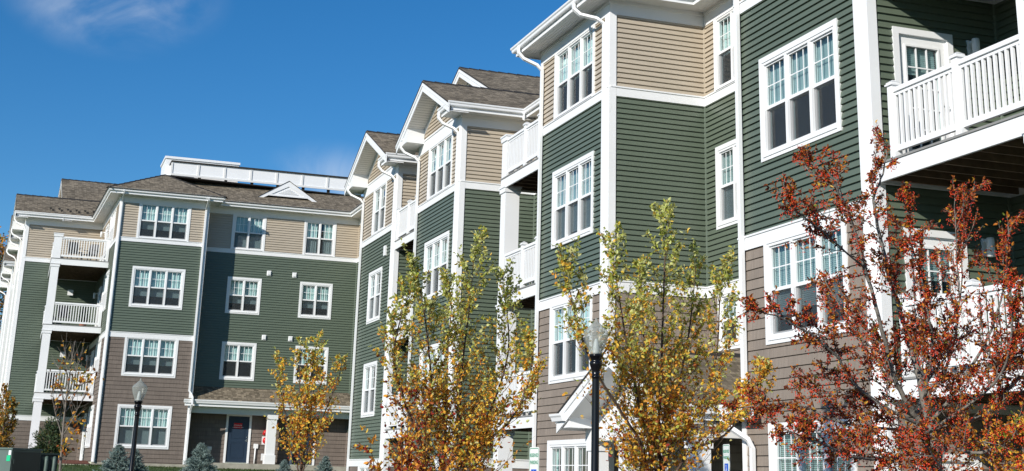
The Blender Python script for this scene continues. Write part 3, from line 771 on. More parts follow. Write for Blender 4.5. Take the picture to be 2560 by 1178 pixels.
# ---- entrance porch between R3 and R4
def entry_porch(bld):
    ze = 1.30; s = .5
    mb = MB()
    # shed against the recess wall
    slab(mb, [(11.02, 26.62, ze), (11.02, 20.2, ze), (XI - .02, 21.05, ze + s * 2.58), (XI - .02, 26.62, ze + s * 2.58)])
    slab(mb, [(11.02, 20.2, ze), (11.3, 20.2, ze + .14), (11.3, 21.05, ze + .14), (XI - .02, 21.05, ze + s * 2.58)])
    yA, yB = 21.25, 26.45; ym = (yA + yB) / 2; zr = ze + .43 * (ym - yA)
    slab(mb, [(10.1, yA, ze), (13.2, yA, ze), (13.2, ym, zr), (10.1, ym, zr)]); slab(mb, [(10.1, ym, zr), (13.2, ym, zr), (13.2, yB, ze), (10.1, yB, ze)])
    roof_build(mb, bld)
    ridge_cap(bld, (10.1, ym, zr), (13.0, ym, zr))
    mb = MB(); ms = MB()
    for ya in (yA, yB):
        def q(y, dz): return ze + .43 * abs(y - ya) + dz
        for (x0, x1, d0, d1) in ((10.12, 10.15, -.36, -.07), (10.095, 10.12, -.18, -.068)):
            p = [(x0, ya, q(ya, d0)), (x1, ya, q(ya, d0)), (x1, ym, q(ym, d0)), (x0, ym, q(ym, d0)), (x0, ya, q(ya, d1)), (x1, ya, q(ya, d1)), (x1, ym, q(ym, d1)), (x0, ym, q(ym, d1))]
            if ya > ym: p = [p[i] for i in (3, 2, 1, 0, 7, 6, 5, 4)]
            mb.hexa(p)
        f = [(10.15, ya, q(ya, -.3)), (10.75, ya, q(ya, -.3)), (10.75, ym, q(ym, -.3)), (10.15, ym, q(ym, -.3))]
        ms.face(f if ya < ym else f[::-1])
    mb.build('rake_board', M['white'], bld); ms.build('rake_soffit', M['soffit'], bld)
    mb = MB()                                       # white panelled pediment and beam
    mb.hexa([(10.72, yA + .25, ze - .25), (10.80, yA + .25, ze - .25), (10.80, yB - .25, ze - .25), (10.72, yB - .25, ze - .25), (10.72, ym - .1, zr - .33), (10.80, ym - .1, zr - .33), (10.80, ym + .1, zr - .33), (10.72, ym + .1, zr - .33)])
    mb.build('pediment', M['white'], bld)
    mb = MB(); mb.box(10.66, 11.0, yA + .2, yB - .2, .80, ze - .25); mb.box(11.0, 13.2, yA + .2, yA + .5, .80, ze - .25); mb.build('beam', M['white'], bld)
    for ya in (yA, yB - .55):
        mb = MB(); mb.box(10.17, 10.7, ya, ya + .55, ze - .26, ze - .06); mb.build('eave_return', M['white'], bld)
    mb = MB(); mb.box(10.7, 13.3, yA + .1, yB - .1, .97, 1.0); mb.build('ceiling', M['soffit'], bld)
    mb = MB(); mb.sweep([(11.3, yB), (10.12, yB), (10.12, yB - .5)], [(0., ze - .14), (.07, ze - .14), (.09, ze - .07), (.115, ze - .04), (.12, ze - .0), (0., ze - .0)]); mb.build('gutter', M['white'], bld); mb = MB()
    mb.sweep([(10.1, yA), (11.02, yA), (11.02, 20.2)], [(0., ze - .14), (.07, ze - .14), (.09, ze - .07), (.115, ze - .04), (.12, ze - .0), (0., ze - .0)])
    mb.build('gutter', M['white'], bld)
    mb = MB(); mb.sweep([(10.12, yA + .04), (11.06, yA + .04), (11.06, 20.22)], [(-.03, ze - .24), (.0, ze - .24), (.0, ze - .08), (-.03, ze - .08)]); mb.build('fascia', M['white'], bld)
    for (x, y) in ((10.83, yA + .4), (10.83, yB - .45), (10.83, 23.3), (10.83, 24.5)):
        mb = MB(); mb.box(x - .15, x + .15, y - .15, y + .15, -1.65, .8); mb.box(x - .19, x + .19, y - .19, y + .19, -1.65, -1.1); mb.box(x - .18, x + .18, y - .18, y + .18, .62, .8); mb.build('column', M['white'], bld)
    downspout(bld, [(10.92, 20.9, ze - .1), (10.92, 20.88, ze - .26), (11.0, 20.8, ze - .38), (11.2, 20.62, ze - .55), (11.25, 20.58, ze - .68), (11.25, 20.58, -1.7)])
    WD = Wall((XI - .01, 26.7), (XI - .01, 21.0))
    balcony_door(bld, WD, 1.6, -1.6, glazed=True); balcony_door(bld, WD, 2.7, -1.6, glazed=True)
    for ya in (21.02, 26.64):
        mb = MB(); mb.box(11.6, XI, ya, ya + .05, G0, .95); mb.build('side_panel', M['white'], bld)
    mb = MB()
    mb.lathe([(.02, 1.42), (.09, 1.40), (.10, 1.18), (.07, 1.16)], 10.62, 23.6, 12); mb.box(10.6, 10.72, 23.57, 23.63, 1.40, 1.46); mb.build('porch_lamp', M['black'], bld)
entry_porch(bldR)

# ================================================================== LEFT (FAR) BUILDING
bldL = thing('apartment_building', (8.5, 68.0, .3), 'far four-storey apartment block across the left, with hip roof, shaded recess and corner balconies', 'building')
DZ = 1.85
YB, YR = 65.2, 66.25
XL0, XL1, XR1 = 3.40, 7.40, 14.83
side0 = (3.12, 73.72)
ZL = 12.10                                     # soffit height
gL = .33
# ---- front bay
WB = Wall((XL0, YB), (XL1, YB)); holes = []
ua, ub = 4.23 - XL0, 6.59 - XL0
holes.append(window(bldL, WB, ua, ub, 10.19, 11.82, 3, (.10, .10, .02, .02), 'H'))
holes.append(window(bldL, WB, ua, ub, 7.06, 8.90, 3, TRIM, 'H'))
holes.append(window(bldL, WB, ua, ub, 4.03, 5.74, 3, (.10, .10, .02, .095), 'H'))
holes.append(window(bldL, WB, ua, ub, .95, 2.80, 3, TRIM, 'S'))
specL = [(10.19, 11.82, 'beige'), (5.94, 10.0, 'green'), (gL, 5.70, 'shake')]
clad(bldL, WB, specL, holes); bands(bldL, WB, [(10.0, 10.19), (5.70, 5.94)])
# ---- side wall of the bay (faces left) with tall window groups and balcony doors
WS = Wall(side0, (XL0, YB)); holes = []
SLn = WS.L
for (z0, z1, st) in ((10.19, 11.82, 'C'), (7.06, 8.9, 'C'), (4.03, 5.74, 'C'), (.95, 2.8, 'C')):
    holes.append(window(bldL, WS, SLn - 4.3, SLn - 1.75, z0, z1, 3, TRIM if z0 in (7.06, .95) else (.1, .1, .02, .095), st))
for zd in (9.42, 6.36, 3.32, .40):
    holes.append((SLn - 6.5, SLn - 5.0, zd, zd + 2.15))
clad(bldL, WS, specL, holes); bands(bldL, WS, [(10.0, 10.19), (5.70, 5.94)])
for zd in (9.42, 6.36, 3.32, .40): balcony_door(bldL, WS, SLn - 6.45, zd, wd=1.4); wall_light(bldL, WS, SLn - 7.1, zd + 1.9)
corner_board(bldL, WS, WB, gL, 11.82, None, .13); trims(bldL, [(WB, WB.L - .13, WB.L + .03, gL, 11.82, -.02, .034)], 'corner_board')
# ---- recess
mb = MB(); plain_wall(mb, Wall((XL1, YB), (XL1, YR)), gL, 12.2); mb.build('wall', M['green'], bldL)
WRc = Wall((XL1, YR), (XR1, YR)); holes = []
wa = (8.67 - XL1, 10.27 - XL1); wb = (12.11 - XL1, 13.69 - XL1)
holes.append(window(bldL, WRc, *wa, 10.18, 11.82, 2, (.10, .10, .02, .02), 'S')); holes.append(window(bldL, WRc, *wb, 10.18, 11.82, 2, (.10, .10, .02, .02), 'G'))
holes.append(window(bldL, WRc, *wa, 7.17, 8.87, 2, TRIM, 'H')); holes.append(window(bldL, WRc, *wb, 7.17, 8.87, 2, TRIM, 'H'))
holes.append(window(bldL, WRc, *wa, 4.14, 5.86, 2, TRIM, 'C')); holes.append(window(bldL, WRc, *wb, 4.14, 5.86, 2, TRIM, 'C'))
dA, dB = 9.17 - XL1, 12.2 - XL1
hd = [(dA + .05, dA + 1.1, .4, 2.62), (dB + .05, dB + 1.1, .4, 2.62)]
clad(bldL, WRc, [(10.18, 11.82, 'beige'), (3.6, 9.98, 'green'), (.45, 3.6, 'shake')], holes + hd); bands(bldL, WRc, [(9.98, 10.18)])
for u, z in ((10.32, 9.13), (11.52, 9.13), (10.32, 6.17), (11.55, 6.18)):
    uu = u * 1.016 - XL1; zz = z * 1.016
    mb = MB(); WRc.box(mb, uu, uu + .2, zz - .24, zz, 0, .05); WRc.box(mb, uu + .03, uu + .17, zz - .20, zz - .03, .05, .09); mb.build('vent', M['white'], bldL)
WRt = Wall((XR1, YR), (XR1, 54.0)); clad(bldL, WRt, [(10.18, 11.82, 'beige'), (2.0, 9.98, 'green'), (-1., 2.0, 'shake')]); bands(bldL, WRt, [(9.98, 10.18)])
inner_post(bldL, XR1, YR, [(10.18, 11.82, 'beige'), (3.6, 9.98, 'green'), (.4, 3.6, 'shake')]); inner_post(bldL, side0[0], side0[1], [(10.13, 11.78, 'beige'), (2.45, 9.91, 'green'), (.3, 2.2, 'shake')])
# ---- eaves of bay, recess and return
eave(bldL, [(-.617, 74.27), (-.60, 73.72), side0, (XL0, YB), (XL1, YB), (XL1, YR)], ZL, over=.52)
eave(bldL, [(XL1 + .02, YR), (XR1, YR), (XR1, 55.0)], ZL + .04, over=.52)
# roofs
o = .66; zE = ZL + .2
def sl(d): return zE + .5 * d
ax, ay = (XL0 + XL1) / 2, YB - o + (XL1 - XL0) / 2 + o
mb = MB()
slab(mb, [(XL0 - o, YB - o, zE), (XL1 + o, YB - o, zE), (ax, YB - o + (XL1 - XL0) / 2 + o, sl((XL1 - XL0) / 2 + o))])
tz = sl((XL1 - XL0) / 2 + o)
slab(mb, [(side0[0] - o, 73.1, zE), (XL0 - o, YB - o, zE), (ax, ay, tz), (ax - .28, 73.1, tz)])
slab(mb, [(XL1 + o, YB - o, zE), (XL1 + o, 69.5, zE), (ax, 69.5, tz), (ax, ay, tz)])
zE2 = ZL + .24; d2 = 2 * (tz - zE2)
slab(mb, [(ax, YR - o, zE2), (XR1 - o, YR - o, zE2), (XR1 - o + d2, YR - o + d2, tz), (ax, YR - o + d2, tz)])
slab(mb, [(XR1 - o, YR - o, zE2), (XR1 - o, 55., zE2), (XR1 - o + d2, 55., tz), (XR1 - o + d2, YR - o + d2, tz)])
slab(mb, [(ax, ay, tz - .005), (XR1 - o + d2, YR - o + d2, tz - .005), (XR1 + 8, YR - o + d2, tz - .005), (XR1 + 8, 84, tz - .005), (ax - .4, 84, tz - .005)])
roof_build(mb, bldL)
ridge_cap(bldL, (XL0 - o, YB - o, zE), (ax, ay, tz)); ridge_cap(bldL, (XL1 + o + .0, YB - o, zE), (ax, ay, tz))
# downspouts
downspout(bldL, [(XL1 - .12, YB - .66, 12.2), (XL1 - .12, YB - .6, 12.1), (XL1 - .14, YB - .1, 11.75), (XL1 - .14, YB - .07, 11.6), (XL1 - .14, YB - .07, 3.5), (XL1 - .05, YB - .12, 3.35), (XL1 - .0, YB - .3, 3.2), (XL1 - .0, YB - .36, 2.9), (XL1 - .03, YB - .16, 2.68), (XL1 - .03, YB - .07, 2.5), (XL1 - .03, YB - .07, gL)], w=.1, h=.08)
downspout(bldL, [(XL0 + .06, YB - .66, 12.2), (XL0 + .06, YB - .6, 12.1), (XL0 + .05, YB - .1, 11.82), (XL0 + .05, YB - .07, 11.7), (XL0 + .05, YB - .07, gL)], w=.08, h=.06)
# small false dormer
mb = MB(); dx, dy, dh = 11.28, 66.72, .66; zb = 12.97
mb.face([(dx - 1.2, dy - .08, zb), (dx + 1.2, dy - .08, zb), (dx, dy - .08, zb + dh)]); mb.build('dormer_face', M['white'], bldL)
mb = MB()
for sgn in (-1, 1):
    p = [(dx + sgn * 1.45, dy - .12, zb - .13), (dx + sgn * 1.2, dy - .12, zb - .13), (dx, dy - .12, zb + dh - .13 - .02), (dx, dy - .12, zb + dh + .12)]
    q = [(a, b + .10, c) for a, b, c in p]
    mb.face(p if sgn < 0 else p[::-1]); mb.face(q if sgn > 0 else q[::-1])
    for i in range(4): mb.face([p[i], p[(i + 1) % 4], q[(i + 1) % 4], q[i]])
mb.box(dx - 1.05, dx + 1.05, dy - .115, dy - .08, zb - .0, zb + .07)
mb.build('dormer_trim', M['white'], bldL)
mb = MB()
for k in range(5):
    z = zb + .13 + k * .055; h = .50 - k * .10
    mb.hexa([(dx - h, dy - .105, z), (dx + h, dy - .105, z), (dx + h, dy - .082, z + .02), (dx - h, dy - .082, z + .02), (dx - h + .04, dy - .105, z + .02), (dx + h - .04, dy - .105, z + .02), (dx + h - .05, dy - .082, z + .04), (dx - h + .05, dy - .082, z + .04)])
mb.build('louver', M['white'], bldL)
mb = MB(); slab(mb, [(dx - 1.47, dy - .14, zb - .11), (dx, dy - .14, zb + dh + .14), (dx, dy + 1.6, zb + dh + .14), (dx - 1.47, dy + .3, zb - .11)], .03); slab(mb, [(dx, dy - .14, zb + dh + .14), (dx + 1.47, dy - .14, zb - .11), (dx + 1.47, dy + .3, zb - .11), (dx, dy + 1.6, zb + dh + .14)], .03); roof_build(mb, bldL)
# rooftop screen wall
def screen_wall(bld):
    Y0 = 71.0; x0, x1 = 6.0, 17.0; zb, zt = 14.47, 15.10
    mb = MB(); n = 7; w = (15.2 - x0) / n
    mb.box(x0, x1, Y0, Y0 + .06, zb, zt)
    mb.box(x0, x0 + .06, Y0 + .06, Y0 + 6, zb, zt)
    mb.build('roof_screen', M['white'], bld)
    mb = MB(); mb.box(x0 - .03, x1, Y0 - .05, Y0 - .0, zb - .07, zb + .03)
    k = x0
    while k < x1: mb.box(k - .05, k + .05, Y0 - .035, Y0, zb + .03, zt - .06); k += 1.34
    mb.build('screen_batten', M['soffit'], bld)
    mb = MB(); mb.box(x0 - .05, x1, Y0 - .08, Y0 + .15, zt, zt + .06); mb.box(x0 - .05, x0 + .15, Y0 + .15, Y0 + 6, zt, zt + .06); mb.build('screen_cap', M['edge'], bld)
    k = x0 + .1
    while k < x1: mb = MB(); mb.box(k - .07, k + .07, Y0 + .08, Y0 + .2, tz - .02, zt - .1); mb.build('screen_post', M['edge'], bld); k += 1.34
    mb = MB(); mb.box(5.75, 9.5, Y0 + 1.0, Y0 + 3.4, 13.7, 15.52); mb.box(5.7, 9.55, Y0 + .94, Y0 + 3.5, 15.46, 15.58); mb.build('roof_unit', M['white'], bld)
screen_wall(bldL)
for i in range(12):
    x = .45 + (i // 2) * .42 + (.12 if i % 2 else 0); y = 73.72 - .6 + (.35 if i % 2 else .62); z = 12.30 + SL * (y - 73.1) + .02
    mb = MB(); mb.box(x - .03, x + .03, y - .05, y, z, z + .09); mb.box(x - .06, x + .06, y - .06, y - .05, z + .03, z + .1); mb.build('snow_guard', M['edge'], bldL)
# ---- service porch in the recess
def service_porch(bld):
    yF = 65.02; zt = 3.12
    mb = MB(); slab(mb, [(7.05, yF, zt), (14.95, yF, zt), (14.95, YR, zt + .67), (XL1 + .03, YR, zt + .67), (XL1 + .03, YB - .05, zt + .07), (7.05, YB - .05, zt + .07)]); roof_build(mb, bld)
    mb = MB(); mb.sweep([(7.05, yF + .0), (15.0, yF + .0)], [(0, zt - .14), (.07, zt - .14), (.09, zt - .07), (.115, zt - .03), (.12, zt + .02), (0, zt + .02)]); mb.build('gutter', M['white'], bld)
    mb = MB(); mb.box(7.1, 15.0, yF, yF + .03, zt - .26, zt - .06); mb.build('fascia', M['white'], bld)
    mb = MB(); mb.box(XL1 + .03, 14.8, yF + .03, YR - .03, zt - .25, zt - .22); mb.build('soffit', M['soffit'], bld)
    mb = MB(); mb.box(XL1 + .03, 14.8, YB + .24, YB + .44, 2.58, zt - .25); mb.build('beam', M['white'], bld)
    for x in (11.14,):
        mb = MB(); y = YB + .35; mb.box(x - .2, x + .2, y - .2, y + .2, .46, 2.62); mb.box(x - .24, x + .24, y - .24, y + .24, .46, .86); mb.box(x - .24, x + .24, y - .24, y + .24, 2.42, 2.62); mb.build('column', M['white'], bld)
    mb = MB(); mb.box(XL1 + .02, 14.8, YB - .10, YR, .05, .45); mb.build('porch_slab', M['concrete'], bld); mb = MB(); mb.box(XL0 - .01, XL1 + .01, YB - .012, YB + .3, .0, gL); mb.build('foundation', M['concrete'], bld)
    for ua in (dA, dB):
        wd, ht, z0 = 1.16, 2.16, .47
        mb = MB(); W = WRc
        W.box(mb, ua, ua + .1, z0, z0 + ht, -.03, .05); W.box(mb, ua + wd - .1, ua + wd, z0, z0 + ht, -.03, .05); W.box(mb, ua + .1, ua + wd - .1, z0 + ht - .1, z0 + ht, -.03, .05)
        mb.build('door_frame', M['white'], bld)
        mb = MB(); a, b = ua + .1, ua + wd - .1; zt2 = z0 + ht - .1
        W.box(mb, a, b, z0 + .04, zt2, -.05, .0)
        for (p0, p1) in ((.22, .9), (1.08, 1.86)):
            for k, (i, h) in enumerate(((.17, .012), (.215, .006))):
                for (x0, x1, y0, y1) in ((a + i, b - i, z0 + p0, z0 + p0 + .02), (a + i, b - i, z0 + p1 - .02, z0 + p1), (a + i, a + i + .02, z0 + p0 + .02, z0 + p1 - .02), (b - i - .02, b - i, z0 + p0 + .02, z0 + p1 - .02)):
                    if k == 0: W.box(mb, x0, x1, y0, y1, 0, h)
        d = mb.build('door', M['navy'], bld)
        mb = MB(); W.box(mb, b - .14, b - .06, z0 + .98, z0 + 1.02, .03, .05); W.box(mb, b - .09, b - .05, z0 + .94, z0 + 1.06, 0, .03); W.box(mb, b - .09, b - .05, z0 + 1.12, z0 + 1.17, 0, .03); mb.build('handle', M['steel'], d)
        mb = MB(); W.box(mb, a + .26, a + .64, z0 + 1.52, z0 + 1.76, .001, .012); sg = mb.build('door_sign', M['red'], d)
        for txt, zz in (('SPRINKLER', 1.66), ('CONTROL ROOM', 1.565)):
            text(txt, .075 if len(txt) < 10 else .06, W.mat(a + .45, z0 + zz, .014), sg, M['signwhite'])
        mb = MB(); W.box(mb, a, b, z0, z0 + .04, -.05, .03); mb.build('threshold', M['steel'], bld)
    def uz(u, z): return u * 1.004 - XL1, z
    W = WRc
    mb = MB(); q = W.P(11.03 - XL1, 1.84, .09); mb.tube([W.P(11.03 - XL1, 1.84, .0), W.P(11.03 - XL1, 1.84, .1), W.P(11.03 - XL1, 1.84, .16)], [.14, .14, .08], 16); mb.tube([W.P(11.03 - XL1 - .12, 1.80, .1), W.P(11.03 - XL1 - .12, 1.80, .18)], [.06, .05], 10); mb.build('fire_bell', M['red'], bld)
    mb = MB(); W.box(mb, 10.86 - XL1, 11.22 - XL1, 1.32, 1.68, 0, .03); mb.build('bell_plate', M['white'], bld)
    mb = MB(); mb.tube([W.P(11.04 - XL1, 1.5, .03), W.P(11.04 - XL1, 1.5, .09), W.P(11.04 - XL1, 1.5, .14)], [.15, .15, .06], 18); mb.build('alarm_bell', M['red'], bld)
    mb = MB(); W.box(mb, 10.88 - XL1, 11.2 - XL1, .62, .92, 0, .03); mb.build('hose_plate', M['white'], bld)
    mb = MB(); mb.tube([W.P(11.03 - XL1, .77, .03), W.P(11.03 - XL1, .77, .14)], .05, 10); mb.build('hose_tap', M['black'], bld)
    mb = MB(); W.box(mb, 10.5 - XL1, 10.7 - XL1, 1.14, 1.34, 0, .08); mb.tube([W.P(10.59 - XL1, 1.14, .06), W.P(10.58 - XL1, .47, .06)], .035, 8); mb.build('conduit_box', M['white'], bld)
    mb = MB(); W.box(mb, 8.42 - XL1, 8.62 - XL1, 1.0, 1.15, 0, .05); mb.build('outlet_box', M['steel'], bld)
def text(s, size, mat, parent, m, ext=.001, name='lettering'):
    cu = bpy.data.curves.new(name, 'FONT'); cu.body = s; cu.size = size; cu.align_x = 'CENTER'; cu.align_y = 'CENTER'; cu.extrude = ext; cu.resolution_u = 2
    tmp = bpy.data.objects.new('tmp', cu)
    me = bpy.data.meshes.new_from_object(tmp); bpy.data.objects.remove(tmp); bpy.data.curves.remove(cu)
    me.materials.clear(); me.materials.append(m)
    rot = mat @ Matrix.Rotation(math.pi / 2, 4, 'X')
    return place(me, name, parent, rot)
service_porch(bldL)

# ---- corner balconies left of the bay (L0) and the far pair of gabled bays
TA = Matrix.Translation((-.60, 73.72, 0)) @ Matrix.Rotation(.031, 4, 'Z') @ Matrix.Translation((-XF, -37.70, DZ))
# far bays repeat the module; their long near wall runs to the inner corner
bay_pair(bldL, TA, XF + 3.75, -1.5, near_recess=False, own_eave=False)
def far_pair(dy):
    T = Matrix.Translation((-.60, 73.72, 0)) @ Matrix.Rotation(.031, 4, 'Z') @ Matrix.Translation((-XF, -37.70 + dy, DZ - .0))
    bay_pair(bldL, T, XI, -1.5, near_recess=True)
far_pair(19.0)
for zd in (3.26, 6.32, 9.36):
    b = balcony(bldL, .72, 3.30, 68.0, 73.66, zd, fh=.26, joist_dir='x')
    railing(b, (1.12, 68.07), (3.2, 68.07), zd + .035, endposts=(False, True))
    railing(b, (.80, 73.5), (.80, 68.42), zd + .035, posts=[2.6], endposts=(True, False))
    big_post(b, .74, 1.10, 68.03, 68.39, zd + .034, zd + 1.16 if zd > 9 else zd + 2.80)
big_post(b, .74, 1.10, 68.03, 68.39, .2, 3.0)
WL0 = Wall((-.6, 73.72), (3.12, 73.72))
for z in (8.35, 5.3): trims(bldL, [(WL0, 2.35, 2.62, z, z + .27, .02, .09)], 'vent')

# ================================================================== GROUND
def sm(t): t = min(max(t, 0), 1); return t * t * (3 - 2 * t)
def gz(x, y):
    return -1.66 + 1.83 * sm((y - 45) / 18.) * (1 if x < 16 else max(0, 1 - (x - 16) / 6))
mb = MB()
xs = [-700, -300, -120, -60, -30] + [-20 + 2 * i for i in range(26)] + [45, 80, 200, 500, 900]
ys = [-300, -100, -40, -10, 0] + [4 + 2 * i for i in range(48)] + [110, 140, 200, 400, 900]
gid = {}
for i, x in enumerate(xs):
    for j, y in enumerate(ys): gid[i, j] = mb.pt((x, y, gz(x, y) + (rng.uniform(-.015, .015) if 44 < y < 66 else 0)))
for i in range(len(xs) - 1):
    for j in range(len(ys) - 1): mb.idx([gid[i, j], gid[i + 1, j], gid[i + 1, j + 1], gid[i, j + 1]], 0, None, True)
M['grass'] = simple('lawn', (.050, .092, .022), .95, noise=.45, nscale=2.2, bump=.6, bscale=30.)
M['asphalt'] = simple('asphalt', (.05, .05, .052), .9, noise=.2, nscale=8.)
M['mulch'] = simple('bark_mulch', (.16, .055, .03), .95, noise=.45, nscale=18., bump=.8, bscale=40.)
M['kerb'] = simple('kerb_concrete', (.42, .41, .39), .9, noise=.1)
mb.build('ground', M['grass'], None, None, 'structure')
mb = MB(); mb.face([(-30, -30, -1.655), (8.6, -30, -1.655), (8.6, 43, -1.655), (-30, 43, -1.655)]); mb.build('parking_lot', M['asphalt'], None, None, 'structure')
mb = MB(); mb.box(8.6, 8.75, -30, 43.1, -1.8, -1.53); mb.box(-30, 8.6, 43.0, 43.15, -1.8, -1.53); mb.build('kerb', M['kerb'], None, None, 'structure')
mb = MB(); mb.box(8.75, 10.2, -30, 43, -1.8, -1.545); mb.build('pavement', M['kerb'], None, None, 'structure')
mb = MB()
for k in range(8): mb.face([(4.2, 6 + k * 2.7, -1.651), (8.5, 6 + k * 2.7, -1.651), (8.5, 6.1 + k * 2.7, -1.651), (4.2, 6.1 + k * 2.7, -1.651)])
mb.build('parking_lines', M['signwhite'], None, None, 'structure')
mb = MB()
n = 12
for i in range(n):
    x0 = -1.2 + 4.5 * i / n; x1 = -1.2 + 4.5 * (i + 1) / n
    mb.face([(x0, 63.2, gz(x0, 63.2) + .03), (x1, 63.2, gz(x1, 63.2) + .03), (x1, 68, gz(x1, 68) + .22), (x0, 68, gz(x0, 68) + .22)])
mb.build('mulch_bed', M['mulch'], None, None, 'structure')
# grass blades where the lawn shows
mb = MB(); r2 = random.Random(5)
for i in range(15000):
    x = r2.uniform(-2, 14.5); y = 57 + 8.0 * r2.random()
    if x < 3.2 and y > 63.0: continue
    z = gz(x, y) - .01; h = r2.uniform(.03, .10); a = r2.uniform(0, 3.1416); dx, dy = .012 * math.cos(a), .012 * math.sin(a); l = r2.uniform(-.04, .04)
    g = r2.uniform(.6, 1.35); c = (.052 * g * r2.uniform(.8, 1.5), .098 * g, .02 * g)
    mb.face([(x - dx, y - dy, z), (x + dx, y + dy, z), (x + l, y + l, z + h)], 0, c)
mb.build('grass', M['leaf'], None, None, 'stuff')

# ================================================================== TREES
def leaf(mb, p, d, size, col, r, wide=.62, fold=.25, m=0):
    """one ovate leaf from p along d"""
    d = d.normalized(); u = d.cross(Vector((r.uniform(-1, 1), r.uniform(-1, 1), r.uniform(-1, 1))))
    if u.length < 1e-3: u = d.cross(Vector((1, .2, .1)))
    u.normalize(); w = d.cross(u); h = size * wide * .5
    a = p; t = p + d * size - w * size * .12; k1 = p + d * size * .30; k2 = p + d * size * .68
    lift = w * h * fold
    ia, it = mb.pt(a), mb.pt(t)
    l1, l2 = mb.pt(k1 + u * h + lift), mb.pt(k2 + u * h * .8 + lift); r1, r2_ = mb.pt(k1 - u * h + lift), mb.pt(k2 - u * h * .8 + lift)
    mb.idx([ia, it, l2, l1], m, col, False); mb.idx([ia, r1, r2_, it], m, col, False)
def along(path, t):
    L = [(b - a).length for a, b in zip(path, path[1:])]; s = t * sum(L)
    for (a, b), l in zip(zip(path, path[1:]), L):
        if s <= l or (b - path[-1]).length < 1e-6: return a + (b - a) * min(s / l, 1), (b - a).normalized()
        s -= l
def smooth_path(pts, sub=4):
    P = [Vector(p) for p in pts]; out = []
    for i in range(len(P) - 1):
        p0 = P[max(i - 1, 0)]; p1 = P[i]; p2 = P[i + 1]; p3 = P[min(i + 2, len(P) - 1)]
        for k in range(sub):
            t = k / sub
            out.append(.5 * ((2 * p1) + (p2 - p0) * t + (2 * p0 - 5 * p1 + 4 * p2 - p3) * t * t + (3 * p1 - p0 - 3 * p2 + p3) * t ** 3))
    out.append(P[-1]); return out
def rv(r): return Vector((r.uniform(-1, 1), r.uniform(-1, 1), r.uniform(-1, 1)))

def birch(name, base, stems, label, cat, seed, nside, lside, leaf_size, palette, zr, group=None, bark='bark_brown', r0=.035, up=.8, t0=.22, nleaf=9, extra=None, ntw=3, tip=1.):
    r = random.Random(seed)
    root = thing(name, base, label, cat, group)
    tr = MB(); lv = MB()
    def put(p, d, n, L):
        for i in range(n):
            q = p + d * (L * r.random()) + rv(r) * .02
            h = min(max((q.z - zr[0]) / (zr[1] - zr[0]), 0), 1)
            c = palette(h, r, q)
            leaf(lv, q, (d * .6 + rv(r) + Vector((0, 0, -.25))), leaf_size * r.uniform(.7, 1.2), c, r)
    for st in stems:
        P = smooth_path(st, 4)
        rad = [r0 * (1 - .85 * i / (len(P) - 1)) for i in range(len(P))]
        tr.tube(P, rad, 7)
        for k in range(nside):
            t = t0 + (1 - t0) * ((k + r.random()) / nside)
            p, d = along(P, min(t, .995)); a = r.uniform(0, 6.283)
            out = Vector((math.cos(a), math.sin(a), 0))
            L = lside * (1.05 - .86 * t) * r.uniform(.6, 1.2)
            dr = (out * (1. - .45 * t) + Vector((0, 0, up * r.uniform(.5, 1.2))) + d * .3).normalized()
            e = p + dr * L + Vector((0, 0, .08 * L)); mid = p + dr * L * .5 + Vector((0, 0, -.02))
            tr.tube([p, mid, e], [r0 * .22 * (1.1 - t), r0 * .15, r0 * .07], 4, 0, False)
            put(p + dr * L * .25, dr, int(nleaf * .7), L * .85)
            for j in range(ntw):
                s = r.uniform(.25, 1.); q = p.lerp(e, s); dd = (dr + rv(r) * .8 + Vector((0, 0, .3))).normalized(); l2 = L * r.uniform(.22, .45)
                tr.tube([q, q + dd * l2], [r0 * .07, r0 * .035], 3, 0, False)
                put(q, dd, int(nleaf * .5) + 1, l2 * 1.1)
        p, d = along(P, .93); put(p, d, int(nleaf * tip), (P[-1] - p).length * 1.1)
    tr.build('trunk', M[bark], root); lv.build('crown', M['leaf'], root)
    if extra: extra(root, r)
    return root

def mixc(r, *cs):
    """weighted pick with small variation"""
    tot = sum(w for w, _ in cs); x = r.random() * tot
    for w, c in cs:
        x -= w
        if x <= 0: break
    k = r.uniform(.75, 1.3); return (c[0] * k, c[1] * k * r.uniform(.92, 1.08), c[2] * k)
GREEN = (.47, .50, .09); PALE = (.66, .66, .27); OLIVE = (.34, .35, .11); YEL = (.88, .60, .08); ORG = (.84, .40, .05); RUST = (.42, .12, .025); DRED = (.34, .035, .02); BRN = (.22, .10, .05)
def pal_birch(h, r, q):
    h = h + r.uniform(-.22, .22)
    if h > .72: return mixc(r, (4, GREEN), (4, PALE), (2, OLIVE), (.8, YEL))
    if h > .5: return mixc(r, (3, GREEN), (3, PALE), (2, OLIVE), (2.5, YEL), (1.5, ORG))
    if h > .3: return mixc(r, (1.2, GREEN), (1.2, PALE), (4, YEL), (4, ORG), (1, RUST))
    return mixc(r, (1.5, GREEN), (1, PALE), (3, YEL), (4, ORG), (1.5, RUST), (.6, DRED))
def pal_birch1(h, r, q):
    if q.x < 5.0 and q.z < 1.1 and r.random() < .55: return mixc(r, (3, DRED), (3, RUST), (2, ORG), (1, BRN))
    return pal_birch(h, r, q)
def pal_gold(h, r, q): return mixc(r, (4, (.36, .20, .03)), (3, ORG), (2, (.22, .20, .04)), (2, OLIVE), (1, RUST))
def pal_thin(h, r, q): return mixc(r, (4, ORG), (3, YEL), (2, RUST), (1, BRN))

